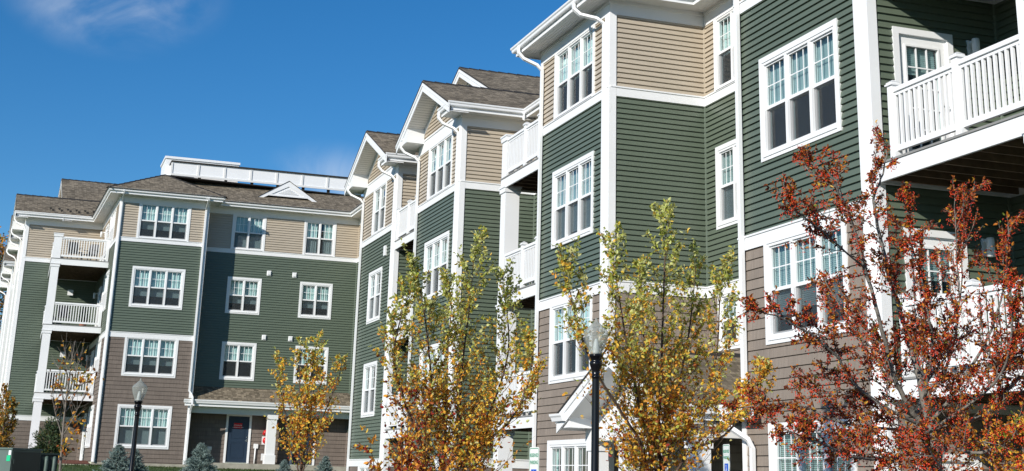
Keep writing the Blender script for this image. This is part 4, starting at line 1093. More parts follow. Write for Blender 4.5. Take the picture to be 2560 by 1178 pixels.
gB = -1.66
def S(base, pts): return [(base[0], base[1], gB)] + [tuple(p) for p in pts]
b2 = [S((7.17, 15.5), [(7.19, 15.5, .17), (7.25, 15.5, .98), (7.28, 15.5, 1.69), (7.31, 15.5, 2.42), (7.34, 15.5, 3.0), (7.36, 15.5, 3.22)]),
      S((7.22, 15.52), [(7.27, 15.5, .17), (7.6, 15.8, 1.01), (7.87, 16.0, 1.77), (7.96, 16.0, 2.4), (8.0, 16.0, 2.8)]),
      S((7.14, 15.48), [(7.14, 15.5, .17), (6.85, 15.2, .86), (6.61, 15.0, 1.47), (6.44, 14.9, 2.15), (6.33, 14.9, 2.75)]),
      S((7.12, 15.5), [(7.09, 15.5, .16), (6.69, 15.3, .77), (6.25, 15.1, 1.24), (5.96, 15.0, 1.8), (5.8, 15.0, 2.48)]),
      S((7.3, 15.45), [(7.4, 15.4, .15), (7.95, 15.2, .6), (8.3, 15.1, 1.05), (8.45, 15.1, 1.4)]),
      S((7.24, 15.5), [(7.3, 15.5, .21), (7.77, 15.6, .82), (8.1, 15.7, 1.51), (8.22, 15.8, 2.22), (8.3, 15.8, 2.72)]),
      S((7.2, 15.55), [(7.25, 15.5, .3), (7.21, 16.0, 1.0), (7.4, 16.3, 1.76), (7.39, 16.4, 2.3), (7.39, 16.4, 2.7)])]
birch('birch_tree', (7.18, 15.5, gB), b2, 'multi-stemmed young birch with green to gold leaves, standing behind the nearer lamp post', 'tree', 21, 58, 1.15, .051, pal_birch, (-.2, 3.2), 'young birches in autumn leaf', t0=.30, nleaf=9, ntw=6, r0=.024)
b1 = [S((5.1, 18.0), [(5.1, 18.0, .1), (5.13, 18.0, 1.0), (5.05, 18.0, 1.71), (4.94, 18.0, 2.29), (4.79, 18.0, 2.78)]),
      S((5.5, 18.0), [(5.56, 18.0, .11), (5.52, 18.0, 1.01), (5.55, 18.0, 1.64), (5.61, 18.0, 2.28), (5.65, 18.0, 3.08)]),
      S((5.12, 18.0), [(5.12, 18.0, .1), (4.74, 17.7, .82), (4.47, 17.5, 1.44), (4.5, 17.4, 1.94), (4.59, 17.4, 2.25)]),
      S((5.52, 18.02), [(5.58, 18.0, .12), (6.03, 18.2, .94), (6.31, 18.4, 1.71), (6.26, 18.4, 2.36), (6.19, 18.4, 2.75)]),
      S((5.54, 17.98), [(5.61, 18.0, .12), (6.13, 17.8, .73), (6.36, 17.7, 1.24), (6.43, 17.7, 1.8)]),
      S((5.3, 18.05), [(5.34, 18.0, .11), (5.51, 18.6, 1.04), (5.59, 18.9, 1.87), (5.62, 18.9, 2.3), (5.55, 18.9, 2.7)])]
birch('birch_tree', (5.3, 18.0, gB), b1, 'broad bushy birch with yellow and orange leaves in the middle, left of the parking sign', 'tree', 33, 62, 1.12, .052, pal_birch1, (-.2, 3.0), 'young birches in autumn leaf', t0=.28, nleaf=9, ntw=6, r0=.024)
g35 = gz(6.7, 35)
sb = [[(6.73, 35, g35), (6.73, 35, .11), (6.74, 35.0, 1.32), (6.82, 35.0, 2.28), (6.94, 35.0, 3.32)], [(6.7, 35, g35), (6.68, 35, .11), (6.34, 35.2, 1.3), (6.12, 35.3, 2.25), (6.02, 35.3, 2.8)],
      [(6.76, 35, g35), (6.8, 35, .11), (7.14, 34.8, 1.33), (7.43, 34.7, 2.21), (7.54, 34.7, 2.7)], [(6.75, 35, g35), (6.75, 35, .11), (6.57, 34.8, 1.6), (6.48, 34.7, 2.75), (6.48, 34.7, 3.1)], [(6.75, 35, g35), (6.78, 35.1, .11), (6.95, 35.3, 1.4), (7.05, 35.5, 2.4), (7.1, 35.5, 2.9)]]
birch('birch_tree', (6.74, 35.0, g35), sb, 'small distant birch with golden leaves in front of the service porch and navy doors', 'tree', 44, 30, 1.25, .08, pal_birch, (.4, 4.6), 'young birches in autumn leaf', t0=.36, nleaf=9, ntw=4, r0=.026)
gg = gz(-.4, 52)
gs = [[(-.35, 52, gg), (-.33, 52, .3), (-.4 + dx, 52 + dy, 1.5), (-.46 + dx * 1.3, 52 + dy, zt)] for dx, dy, zt in ((0, 0, 2.65), (.3, .2, 2.2), (-.35, .1, 2.2), (.1, -.3, 2.4), (-.1, .35, 2.3))]
birch('golden_tree', (-.35, 52, gg), gs, 'dense golden-brown young tree at the far left edge above the green cabinet', 'tree', 55, 36, .75, .07, pal_gold, (.0, 3.), r0=.05, t0=.38, bark='bark_brown', nleaf=10)
gt = gz(1.5, 47)
ts = [[(1.55, 47, gt), (1.53, 47, -.07), (1.47, 47, 1.47), (1.48, 47, 2.94), (1.52, 47, 3.9)]] + [[(1.5, 47, z), (1.5 + dx * .5, 47 + dy, z + .7), (1.5 + dx, 47 + dy, z + 1.5)] for dx, dy, z in ((-.55, .2, .9), (.6, -.2, 1.0), (-.4, -.3, 1.6), (.55, .3, 1.7), (.3, -.2, 2.2), (-.25, .2, 2.3))]
def thin_tree():
    r = random.Random(77); root = thing('bare_tree', (1.55, 47, gt), 'thin pale-barked sapling almost bare, a few orange leaves, in front of the left corner balconies', 'tree')
    tr = MB(); lv = MB()
    for i, st in enumerate(ts):
        P = smooth_path(st, 4); tr.tube(P, [(.055 if i == 0 else .022) * (1 - .85 * k / (len(P) - 1)) for k in range(len(P))], 7)
        for k in range(26 if i == 0 else 14):
            p, d = along(P, r.uniform(.25, .98)); dd = (d * .6 + rv(r) * .8 + Vector((0, 0, .3))).normalized(); L = r.uniform(.25, .7)
            tr.tube([p, p + dd * L * .5 + Vector((0, 0, .02)), p + dd * L + Vector((0, 0, .08))], [.009, .006, .003], 4, 0, False)
            if r.random() < .45:
                for _ in range(r.randint(1, 4)): leaf(lv, p + dd * L * r.uniform(.2, 1), rv(r) + Vector((0, 0, -.5)), .12 * r.uniform(.7, 1.2), pal_thin(0, r, p), r)
        # clusters of leaves still hanging
    for c, n in (((1.85, 47, 2.75), 45), ((1.85, 47.1, 1.25), 36), ((1.35, 46.9, 3.1), 8), ((1.7, 47, .6), 18)):
        for _ in range(n): leaf(lv, Vector(c) + Vector((r.gauss(0, .2), r.gauss(0, .2), r.gauss(0, .16))), rv(r) + Vector((0, 0, -.5)), .13 * r.uniform(.7, 1.2), pal_thin(0, r, None), r)
    tr.build('trunk', M['bark_pale'], root); lv.build('crown', M['leaf'], root)
thin_tree()

# ---- berry tree on the right: grey limbs, dark red leaves, clusters of red berries
def berry_tree():
    r = random.Random(9)
    root = thing('berry_tree', (7.57, 10.6, gB), 'ornamental tree with grey limbs, dark red leaves and clusters of scarlet berries, nearest at right', 'tree')
    limbs = {
     'T': ([(7.57, 10.6, gB), (7.58, 10.6, -.6), (7.57, 10.6, .19), (7.57, 10.6, .42), (7.54, 10.6, .58)], .075, .055),
     'A': ([(7.54, 10.6, .50), (7.41, 10.6, .63), (7.29, 10.55, .76), (7.14, 10.5, .95), (6.91, 10.35, 1.43), (6.76, 10.3, 1.85), (6.59, 10.2, 2.2), (6.37, 10.1, 2.5), (6.21, 10.05, 2.68)], .038, .005),
     'A2': ([(6.76, 10.3, 1.85), (6.26, 10.0, 2.0), (5.88, 9.8, 2.14), (5.57, 9.7, 2.27)], .012, .003),
     'A3': ([(6.59, 10.2, 2.2), (6.57, 10.4, 2.55), (6.36, 10.5, 2.7), (6.37, 10.6, 2.88)], .01, .003),
     'B': ([(7.54, 10.6, .55), (7.53, 10.65, .79), (7.51, 10.7, 1.09), (7.48, 10.8, 1.44), (7.45, 10.85, 1.64), (7.35, 10.9, 2.16), (7.29, 10.9, 2.59), (7.4, 10.9, 2.85), (7.46, 10.9, 3.12)], .05, .004),
     'C': ([(7.56, 10.6, .50), (7.63, 10.5, .56), (7.76, 10.4, .6), (7.89, 10.3, .66), (7.97, 10.2, .79), (8.08, 10.0, .99), (8.27, 9.8, 1.18)], .03, .012),
     'D1': ([(7.54, 10.6, .53), (6.67, 10.3, .8), (6.27, 10.1, 1.11), (5.73, 9.9, 1.3), (5.35, 9.8, 1.36)], .022, .004),
     'D2': ([(7.54, 10.6, .5), (6.91, 10.9, .57), (6.51, 11.1, .73), (6.21, 11.2, .7), (5.98, 11.3, .68)], .02, .004),
     'D3': ([(7.55, 10.6, .38), (6.61, 10.1, .25), (5.95, 9.8, .35), (5.45, 9.6, .47)], .02, .004),
     'E': ([(7.57, 10.6, .42), (7.74, 10.2, .35), (7.96, 9.9, .48), (8.2, 9.7, .58)], .022, .008),
     'F': ([(7.5, 10.6, .79), (7.92, 10.8, 1.16), (8.24, 11.0, 1.75), (8.4, 11.1, 2.34), (8.59, 11.1, 2.91)], .022, .003),
     'F2': ([(8.24, 11.0, 1.75), (8.08, 10.8, 2.2), (8.03, 10.7, 2.74)], .01, .003),
     'G': ([(7.54, 10.6, .58), (7.75, 10.3, 1.02), (7.95, 10.2, 1.4), (8.04, 10.1, 1.81), (8.13, 10.1, 2.31)], .024, .003),
     'H': ([(7.5, 10.6, .79), (7.32, 10.2, 1.23), (7.13, 10.0, 1.66), (6.97, 9.9, 2.05), (6.92, 9.9, 2.45)], .02, .003),
     'I': ([(7.44, 10.6, .61), (7.4, 11.1, 1.16), (7.21, 11.3, 1.53), (7.03, 11.4, 1.9)], .02, .004),
     'J': ([(7.5, 10.7, .6), (7.9, 11.2, .9), (8.5, 11.6, 1.3), (9.0, 11.8, 1.7)], .02, .004),
     'K': ([(7.5, 10.6, .5), (7.7, 9.9, .9), (7.6, 9.5, 1.3), (7.45, 9.3, 1.7)], .018, .004),
     'L': ([(7.55, 10.6, .2), (7.2, 10.0, .1), (6.9, 9.6, .2), (6.6, 9.4, .4)], .015, .004),
     'Q': ([(7.57, 10.6, .1), (7.9, 10.1, .12), (8.15, 9.8, .3), (8.3, 9.6, .4)], .015, .006)}
    tr = MB(); lv = MB(); be = MB()
    def berries(p, n):
        for _ in range(n):
            q = p + Vector((r.gauss(0, .018), r.gauss(0, .018), r.gauss(-.012, .018))); s = r.uniform(.005, .007)
            i = [be.pt(q + Vector(v) * s) for v in ((1, 0, 0), (-1, 0, 0), (0, 1, 0), (0, -1, 0), (0, 0, 1), (0, 0, -1))]
            for f in ((0, 2, 4), (2, 1, 4), (1, 3, 4), (3, 0, 4), (2, 0, 5), (1, 2, 5), (3, 1, 5), (0, 3, 5)): be.idx([i[k] for k in f], 0, None, True)
    def lc(q):
        if q.z < .75 and q.x > 7.7: return mixc(r, (3, ORG), (3, YEL), (1.2, RUST), (1, (.22, .3, .04)), (1, DRED))
        return mixc(r, (4.5, (.15, .04, .016)), (3, RUST), (1.6, DRED), (2.2, (.66, .24, .03)), (.9, (.70, .42, .05)), (.2, (.2, .26, .04)))
    def twig(p, d, L, depth):
        d = (d + Vector((0, 0, .12))).normalized(); e = p + d * L; m_ = p + d * L * .5 + rv(r) * L * .06
        tr.tube([p, m_, e], [.0035 if depth else .006, .0028, .0015], 4, 0, False)
        n = int(8 + L * 34)
        for i in range(n):
            q = p.lerp(e, r.uniform(.15, 1.03)) + rv(r) * .012
            leaf(lv, q, d * .5 + rv(r) + Vector((0, 0, -.2)), .035 * r.uniform(.65, 1.3), lc(q), r, wide=.5, fold=.45)
        for i in range(max(2, int(L * 13))):
            if r.random() < .85: berries(p.lerp(e, r.uniform(.2, 1.05)) + rv(r) * .02 + Vector((0, 0, -.015)), r.randint(3, 8))
        if depth:
            for i in range(r.randint(2, 4)): twig(p.lerp(e, r.uniform(.3, .9)), (d + rv(r) * .8), L * r.uniform(.35, .65), depth - 1)
    dens = {'T': 0, 'A': 18, 'A2': 13, 'A3': 7, 'B': 26, 'C': 15, 'D1': 28, 'D2': 26, 'D3': 30, 'E': 24, 'F': 16, 'F2': 8, 'G': 20, 'H': 26, 'I': 24, 'J': 14, 'K': 24, 'L': 22, 'Q': 22}
    for k, (pts, ra, rb) in limbs.items():
        P = smooth_path(pts, 5)
        P = [p + rv(r) * .008 for p in P]
        n = len(P); ra *= .76; dn = int(dens[k] * 1.25)
        tr.tube(P, [ra + (rb - ra) * i / (n - 1) for i in range(n)], 9 if ra > .03 else 6)
        for i in range(dn):
            t = .12 + .88 * (i + r.random()) / dn; p, d = along(P, min(t, .995))
            up = .45 if pts[-1][2] > 1.5 else .25
            twig(p, (d * .5 + rv(r) * .9 + Vector((0, 0, up))), r.uniform(.18, .62) * (1.15 - .78 * t), 1)
        p, d = along(P, .97); twig(p, d, .14, 0)
    tr.build('trunk', M['bark_grey'], root); lv.build('crown', M['leaf'], root); be.build('berries', M['berry'], root)
berry_tree()

# ---- conifers
def spruce_mesh(h, rad, seed, col, nl=15):
    r = random.Random(seed); lv = MB(); tr = MB()
    tr.tube([(0, 0, 0), (0, 0, h * .95)], [rad * .07, .01], 7)
    for i in range(nl):
        t = (i + .5) / nl; z = h * (.06 + .92 * t); R_ = rad * (1 - t) ** .85 + .04
        k = max(5, int(11 * (1 - t) + 5)); ph = r.random() * 6
        for j in range(k):
            a = ph + 6.283 * j / k + r.uniform(-.2, .2); L = R_ * r.uniform(.75, 1.12); dz = r.uniform(.05, .4) * L
            e = Vector((math.cos(a) * L, math.sin(a) * L, z + dz)); s = Vector((0, 0, z))
            for q in range(int(30 + 80 * L)):
                p = s.lerp(e, r.uniform(.2, 1.05)) + rv(r) * .03
                d = (e - s).normalized() * .7 + rv(r) * .8 + Vector((0, 0, .25)); d.normalize()
                u = d.cross(rv(r)); u.normalize(); l = r.uniform(.035, .075); g = r.uniform(.65, 1.3)
                lv.face([p - u * .013, p + u * .013, p + d * l * 1.3], 0, (col[0] * g, col[1] * g, col[2] * g))
    return lv.mesh('crown', [M['needle']]), tr.mesh('trunk', [M['bark_brown']])
cm, tm = spruce_mesh(1.25, .62, 3, (.20, .27, .25))
cm2, tm2 = spruce_mesh(1.2, .5, 8, (.19, .26, .24))
def spruce(loc, label, k, rot):
    root = thing('blue_spruce', loc, label, 'shrub', 'small blue spruces along the lawn'); root.scale = (k, k, k); root.rotation_euler = (0, 0, rot)
    for nm, a in (('crown', cm if rot < 2 else cm2), ('trunk', tm)):
        o = bpy.data.objects.new(nm, a); COL.objects.link(o); o.parent = root
for (x, y, zt, k, lab, rot) in ((3.43, 50, .80, 1.0, 'blue spruce just left of the far lamp post, beside its pole', 0.), (4.02, 50.3, .72, .95, 'blue spruce just right of the far lamp post', 2.2), (6.41, 52, .98, 1.05, 'blue spruce standing by itself below the shaded wall of the porch', 1.), (11.75, 56, .78, .9, 'blue spruce at the right end of the service porch slab', 2.6), (10.14, 56, .55, .7, 'smallest blue spruce, half hidden by the small birch at the porch column', 1.5)):
    spruce((x, y, zt - 1.22 * k), lab, k, rot)
def bush():
    r = random.Random(4); root = thing('evergreen_shrub', (1.45, 62, .15), 'dark green bushy evergreen behind the thin bare sapling at the balcony post', 'shrub')
    lv = MB(); tr = MB(); tr.tube([(1.45, 62, .1), (1.5, 62, 1.4)], [.06, .02], 6)
    for i in range(60):
        t = r.random(); z = .35 + 1.5 * t; R_ = .75 * (1 - .75 * t) + .1; a = r.random() * 6.283; d = r.random() ** .5 * R_
        c = Vector((1.5 + math.cos(a) * d, 62 + math.sin(a) * d, z))
        tr.tube([(1.48, 62, z * .8), c], [.012, .004], 4, 0, False)
        for _ in range(70):
            q = c + Vector((r.gauss(0, .11), r.gauss(0, .11), r.gauss(0, .09))); g = r.uniform(.5, 1.4); dd = (q - Vector((1.5, 62, z - .4))).normalized() + rv(r) * .6; u = dd.cross(rv(r)).normalized()
            cc = (.05 * g, .085 * g, .035 * g) if r.random() < .85 else (.12 * g, .10 * g, .02)
            lv.face([q - u * .022, q + u * .022, q + dd.normalized() * .12], 0, cc)
    lv.build('crown', M['needle'], root); tr.build('trunk', M['bark_brown'], root)
bush()
def red_shrub():
    r = random.Random(14); root = thing('red_shrub', (4.6, 16.4, gB), 'rust red and orange leaved shrub below the left side of the central birch', 'shrub')
    lv = MB(); tr = MB()
    for i in range(13):
        x = 4.42 + r.uniform(-.35, .45); y = 16.4 + r.uniform(-.3, .4); top = Vector((x + r.uniform(-.35, .2), y + r.uniform(-.3, .3), r.uniform(.15, .75) if x > 4.2 else r.uniform(.1, .5)))
        P = smooth_path([(4.6 + (x - 4.6) * .3, 16.4 + (y - 16.4) * .3, gB), (x, y, -.5), tuple(top)], 5); tr.tube(P, [.014 * (1 - .8 * k / (len(P) - 1)) for k in range(len(P))], 5)
        for k in range(20):
            p, d = along(P, r.uniform(.45, 1.)); dd = (d * .5 + rv(r)).normalized(); L = r.uniform(.08, .26); tr.tube([p, p + dd * L], [.004, .002], 3, 0, False)
            for _ in range(7): leaf(lv, p + dd * L * r.uniform(.1, 1.1), rv(r), .055 * r.uniform(.7, 1.2), mixc(r, (4, ORG), (3, RUST), (2, DRED), (1.2, YEL)), r)
    lv.build('crown', M['leaf'], root); tr.build('trunk', M['bark_brown'], root)
red_shrub()
def far_tree():
    r = random.Random(6); root = thing('broadleaf_tree', (-3.4, 118, 1.), 'distant tree turning orange behind the far left end of the building', 'tree')
    lv = MB(); tr = MB(); tr.tube([(-3.4, 118, 0.5), (-3.3, 118, 8), (-3.4, 118, 13)], [.3, .2, .08], 8)
    for i in range(150):
        t = r.random(); z = 6 + 11.4 * t; R_ = 3.6 * math.sin(math.pi * min(1, .12 + .86 * t)) ** .7; a = r.random() * 6.283; d = r.random() ** .4 * R_
        c = Vector((-3.4 + math.cos(a) * d, 118 + math.sin(a) * d, z)); tr.tube([(-3.35, 118, z * .75), c], [.05, .015], 4, 0, False)
        hue = r.random()
        for _ in range(60):
            q = c + Vector((r.gauss(0, .5), r.gauss(0, .5), r.gauss(0, .4)))
            col = mixc(r, (3, (.05, .07, .02)), (1, ORG)) if hue < .55 else mixc(r, (3, ORG), (1, RUST), (1, OLIVE))
            leaf(lv, q, rv(r), .2, col, r)
    lv.build('crown', M['leaf'], root); tr.build('trunk', M['bark_brown'], root)
far_tree()

# ================================================================== STREET FURNITURE
def lamp_post(loc, top, label, k=1.):
    """post-top lamp: fluted base, shaft, urn-shaped collar, acorn globe with cap; local z from ground"""
    root = thing('lamp_post', loc, label, 'street lamp', 'black acorn lamp posts')
    H = top - loc[2]; x, y, zb = loc
    g0 = zb + H - .60 * k
    def sc_(p): return [(r_ * k, (z_ if z_ < zb + 1 else g0 + (z_ - g0) * k)) for r_, z_ in p]
    mb = MB()
    mb.lathe(sc_([(.20, zb), (.20, zb + .12), (.16, zb + .18), (.15, zb + .62), (.11, zb + .72), (.095, zb + .8), (.068, zb + .86), (.062, g0 - .40), (.062, g0 - .38), (.072, g0 - .375), (.072, g0 - .35), (.064, g0 - .345), (.070, g0 - .26), (.098, g0 - .185), (.108, g0 - .15), (.10, g0 - .12), (.078, g0 - .10), (.09, g0 - .085), (.098, g0 - .04), (.112, g0 - .035), (.115, g0), (.08, g0 + .005)]), x, y, 24)
    mb.build('post', M['black'], root)
    mb = MB(); gl = [(.095, g0 + .004), (.105, g0 + .03)]
    for i in range(9):
        t = i / 8; gl.append((.105 + .098 * math.sin(t * 1.45) / math.sin(1.45), g0 + .03 + .31 * t))
    gl += [(.208, g0 + .352), (.205, g0 + .37), (.19, g0 + .39), (.165, g0 + .42), (.125, g0 + .455), (.10, g0 + .475), (.088, g0 + .495), (.06, g0 + .52), (.03, g0 + .545), (.02, g0 + .565), (.022, g0 + .585), (.004, g0 + .61)]
    mb.lathe(sc_(gl), x, y, 32); mb.build('globe', M['globe'], root)
    mb = MB(); mb.lathe(sc_([(.05, g0 + .01), (.06, g0 + .06), (.045, g0 + .18), (.02, g0 + .26)]), x, y, 12); mb.build('bulb_socket', M['signwhite'], root)
lamp_post((6.045, 14.6, -1.6), 1.785, 'nearer black lamp post with clear acorn globe, beside the birch at the entrance gable', .67)
lamp_post((3.13, 40.0, -1.6), 2.42, 'farther black lamp post with clear acorn globe, in front of the brown left bay')

def parking_sign(loc, rot, label):
    root = thing('parking_sign', loc, label, 'sign', 'reserved parking signs')
    root.rotation_euler = (0, 0, rot)
    def add(me, name, mat=None, parent=root):
        o = bpy.data.objects.new(name, me); COL.objects.link(o); o.parent = parent
        if mat is not None: o.matrix_basis = mat
        return o
    h = -loc[2] + loc[2]
    mb = MB(); mb.box(-.02, .02, .008, .045, 0, 2.12); add(mb.mesh('sign_post', [M['steel']]), 'sign_post')
    z1 = 2.15; z0 = z1 - .62; w = .152
    mb = MB()
    def rr(x0, x1, a, b, rad, y, k=5):
        out = []
        for (cx, cz, s) in ((x1 - rad, b - rad, 0), (x0 + rad, b - rad, 90), (x0 + rad, a + rad, 180), (x1 - rad, a + rad, 270)):
            for i in range(k + 1):
                t = R(s + 90 * i / k); out.append((cx + rad * math.cos(t), y, cz + rad * math.sin(t)))
        return out
    f = rr(-w, w, z0, z1, .03, 0.); bk = [(a, .004, c) for a, _, c in f]
    mb.face(f[::-1]); mb.face(bk)
    for i in range(len(f)): mb.face([f[i], bk[i], bk[(i + 1) % len(f)], f[(i + 1) % len(f)]][::-1])
    plate = add(mb.mesh('sign_plate', [M['signwhite']]), 'sign_plate')
    mb = MB(); o = rr(-w + .012, w - .012, z0 + .012, z1 - .012, .022, -.001); i_ = rr(-w + .02, w - .02, z0 + .02, z1 - .02, .016, -.001)
    for k in range(len(o)): mb.face([o[k], i_[k], i_[(k + 1) % len(o)], o[(k + 1) % len(o)]])
    add(mb.mesh('border', [M['sgreen']]), 'border', None, plate)
    mb = MB(); mb.box(-.085, .085, -.0015, -.0005, z1 - .46, z1 - .265); add(mb.mesh('blue_panel', [M['blue']]), 'blue_panel', None, plate)
    for s, zz, sz in (('RESERVED', z1 - .10, .052), ('PARKING', z1 - .185, .052)):
        cu = bpy.data.curves.new('lettering', 'FONT'); cu.body = s; cu.size = sz * 1.15; cu.align_x = 'CENTER'; cu.align_y = 'CENTER'; cu.extrude = .0004; cu.resolution_u = 2; cu.offset = .001
        tmp = bpy.data.objects.new('tmp', cu); me = bpy.data.meshes.new_from_object(tmp); bpy.data.objects.remove(tmp)
        me.materials.clear(); me.materials.append(M['sgreen'])
        add(me, 'lettering', Matrix.Translation((0, -.0015, zz)) @ Matrix.Rotation(math.pi / 2, 4, 'X'), plate)
    mb = MB(); cz = z1 - .375; cx = 0.
    def disc(x, z, rad, y=-.0022, n=14): mb.face([(x + rad * math.cos(6.283 * k / n), y, z + rad * math.sin(6.283 * k / n)) for k in range(n)])
    def bar(p, q, t, y=-.0022):
        d = Vector((q[0] - p[0], q[1] - p[1])).normalized() * t; nx, nz = -d.y, d.x
        mb.face([(p[0] + nx, y, p[1] + nz), (p[0] - nx, y, p[1] - nz), (q[0] - nx, y, q[1] - nz), (q[0] + nx, y, q[1] + nz)])
    disc(cx - .012, cz + .078, .014); bar((cx - .012, cz + .06), (cx - .005, cz + .0), .009); bar((cx - .01, cz + .03), (cx + .03, cz + .03), .006); bar((cx - .005, cz + .002), (cx + .035, cz + .002), .008); bar((cx + .034, cz + .004), (cx + .052, cz - .05), .008); bar((cx + .05, cz - .05), (cx + .066, cz - .044), .006)
    n = 18
    for k in range(n):
        a0, a1 = R(110 + 250 * k / n), R(110 + 250 * (k + 1) / n)
        mb.face([(cx - .005 + .045 * math.cos(a0), -.0022, cz - .025 + .045 * math.sin(a0)), (cx - .005 + .056 * math.cos(a0), -.0022, cz - .025 + .056 * math.sin(a0)), (cx - .005 + .056 * math.cos(a1), -.0022, cz - .025 + .056 * math.sin(a1)), (cx - .005 + .045 * math.cos(a1), -.0022, cz - .025 + .045 * math.sin(a1))])
    add(mb.mesh('wheelchair_symbol', [M['signwhite']]), 'wheelchair_symbol', None, plate)
    return root
parking_sign((6.14, 16.8, -1.73), R(-87), 'white reserved parking sign with wheelchair symbol, left one, nearer the central birch')
parking_sign((9.69, 18.5, -1.55), R(-100), 'white reserved parking sign with wheelchair symbol turned nearly edge-on, by the porch downspout')

# green utility cabinets
def cabinet():
    root = thing('utility_cabinet', (.0, 42.3, -1.66), 'large green pad-mounted utility cabinet at bottom left with stickers on its lit side', 'utility box')
    T = Matrix.Translation((.05, 41.2, -1.66)) @ Matrix.Rotation(R(-40), 4, 'Z')
    H = 2.17
    mb = MB(); mb.T = T; mb.box(-1.5, 0, 0, 1.2, 0, H - .05); mb.box(-1.53, .03, -.03, 1.23, H - .05, H); mb.build('body', M['cabinet'], root)
    mb = MB(); mb.T = T; mb.box(.003, .022, .03, 1.17, .1, H - .10)
    for z in (.7, 1.75): mb.box(.022, .05, .06, .12, z, z + .14)
    mb.build('door', M['cabinet_dark'], root)  # side turned from the sun: its shade is painted in as darker green
    mb = MB(); mb.T = T; mb.box(-1.6, .1, -.1, 1.3, -.1, .08); mb.build('pad', M['concrete'], root)
    mb = MB(); mb.T = T; mb.box(-.70, -.42, -.012, -.003, 1.16, 1.52); mb.build('label_sticker', M['signwhite'], root)
    mb = MB(); mb.T = T; mb.box(-.69, -.52, -.016, -.012, 1.47, 1.50); mb.box(-.69, -.50, -.016, -.012, 1.36, 1.38); mb.build('sticker_print', M['red'], root)
    mb = MB(); mb.T = T; mb.box(-.15, -.03, -.012, -.003, 1.82, 1.97); mb.build('green_tag', simple('bright_green_tag', (.0, .5, .22), .5), root)
    mb = MB(); mb.T = T; mb.box(-.10, -.02, -.013, -.004, 1.98, 2.1); mb.build('white_tag', M['signwhite'], root)
    mb = MB(); mb.T = T; mb.tube([(-.52, 0, 2.0), (-.52, -.02, 2.0)], .085, 14); mb.tube([(-.52, -.02, 2.0), (-.52, -.03, 2.0)], .04, 10); mb.build('round_sticker', simple('orange_sticker', (.5, .22, .04), .6), root)
cabinet()
def cooler():
    root = thing('ribbed_cabinet', (1.05, 44.2, -1.6), 'dark green ribbed transformer just right of the larger cabinet', 'utility box')
    T = Matrix.Translation((.72, 44.0, -1.6)) @ Matrix.Rotation(R(14), 4, 'Z'); H = 2.03
    mb = MB(); mb.T = T; mb.box(-.1, .68, .12, .9, 0, H - .05); mb.box(-.13, .71, .06, .93, H - .05, H); mb.build('body', M['cabinet_dark'], root)
    for k in range(3):
        mb = MB(); mb.T = T; x = .12 + k * .23; mb.tube([(x, .1, .15), (x, .1, H - .2), (x, .14, H - .1)], .055, 10); mb.build('cooling_fin', M['cabinet'], root)
    mb = MB(); mb.T = T; mb.box(-.06, -.02, .08, .12, H - .45, H - .2); mb.build('padlock', M['steel'], root)
cooler()

# parked SUV: only its roof reaches into view
def suv():
    root = thing('parked_car', (8.5, 27.2, -1.655), 'dark parked car whose roof just shows at the bottom edge under the central birch', 'car')
    T = Matrix.Translation((8.62, 28.2, -1.655)) @ Matrix.Rotation(R(-18), 4, 'Z')
    def sec(y, pts): return [(x, y, z) for x, z in pts]
    prof = [(-2.3, .55, .75, .78), (-2.2, .42, 1.0, .86), (-1.1, .38, 1.12, .92), (.9, .38, 1.15, .92), (2.0, .42, 1.12, .9), (2.25, .55, .95, .84)]
    mb = MB(); mb.T = T; rings = []
    for y, zb, zt, hw in prof:
        rings.append([mb.pt(p) for p in sec(y, [(-hw, zb), (-hw * 1.0, zt - .15), (-hw + .05, zt), (hw - .05, zt), (hw, zt - .15), (hw, zb)])])
    for a, b in zip(rings, rings[1:]):
        for k in range(6): mb.idx([a[k], b[k], b[(k + 1) % 6], a[(k + 1) % 6]], 0, None, k not in (5,))
    mb.idx(rings[0]); mb.idx(rings[-1][::-1]); mb.build('body', M['car'], root)
    mb = MB(); mb.T = T; rings = []
    cab = [(-1.05, 1.13, .82), (-.55, 1.62, .68), (-.2, 1.79, .64), (.6, 1.855, .63), (1.4, 1.82, .62), (1.85, 1.68, .62), (2.12, 1.12, .78)]
    for y, zt, hw in cab:
        rings.append([mb.pt((x, y, z)) for x, z in ((-.86, 1.10), (-hw - .02, max(1.12, zt - .1)), (-hw + .1, max(1.13, zt - .015)), (0, max(1.14, zt)), (hw - .1, max(1.13, zt - .015)), (hw + .02, max(1.12, zt - .1)), (.86, 1.10))])
    for a, b in zip(rings, rings[1:]):
        for k in range(6): mb.idx([a[k], b[k], b[k + 1], a[k + 1]], 1 if k in (0, 5) else 0, None, True)
    mb.idx(rings[0], 1); mb.idx(rings[-1][::-1], 1)
    mb.build('cabin', [M['car'], M['glass_low']], root)
    for sx in (-.8, .8):
        for yy in (-1.4, 1.4):
            mb = MB(); mb.T = T; mb.tube([(sx - .11, yy, .35), (sx + .11, yy, .35)], .35, 20); w = mb.build('wheel', M['rubber'], root)
            mb = MB(); mb.T = T; mb.tube([(sx - .12, yy, .35), (sx + .12, yy, .35)], .22, 14); mb.build('rim', M['steel'], w)
    for sx in (-.62, .62):
        mb = MB(); mb.T = T; mb.box(sx - .16, sx + .16, -2.31, -2.2, .76, .9); mb.build('headlight', M['signwhite'], root)
        mb = MB(); mb.T = T; mb.box(sx - .14, sx + .14, 2.18, 2.27, .8, 1.0); mb.build('tail_light', M['red'], root)
suv()

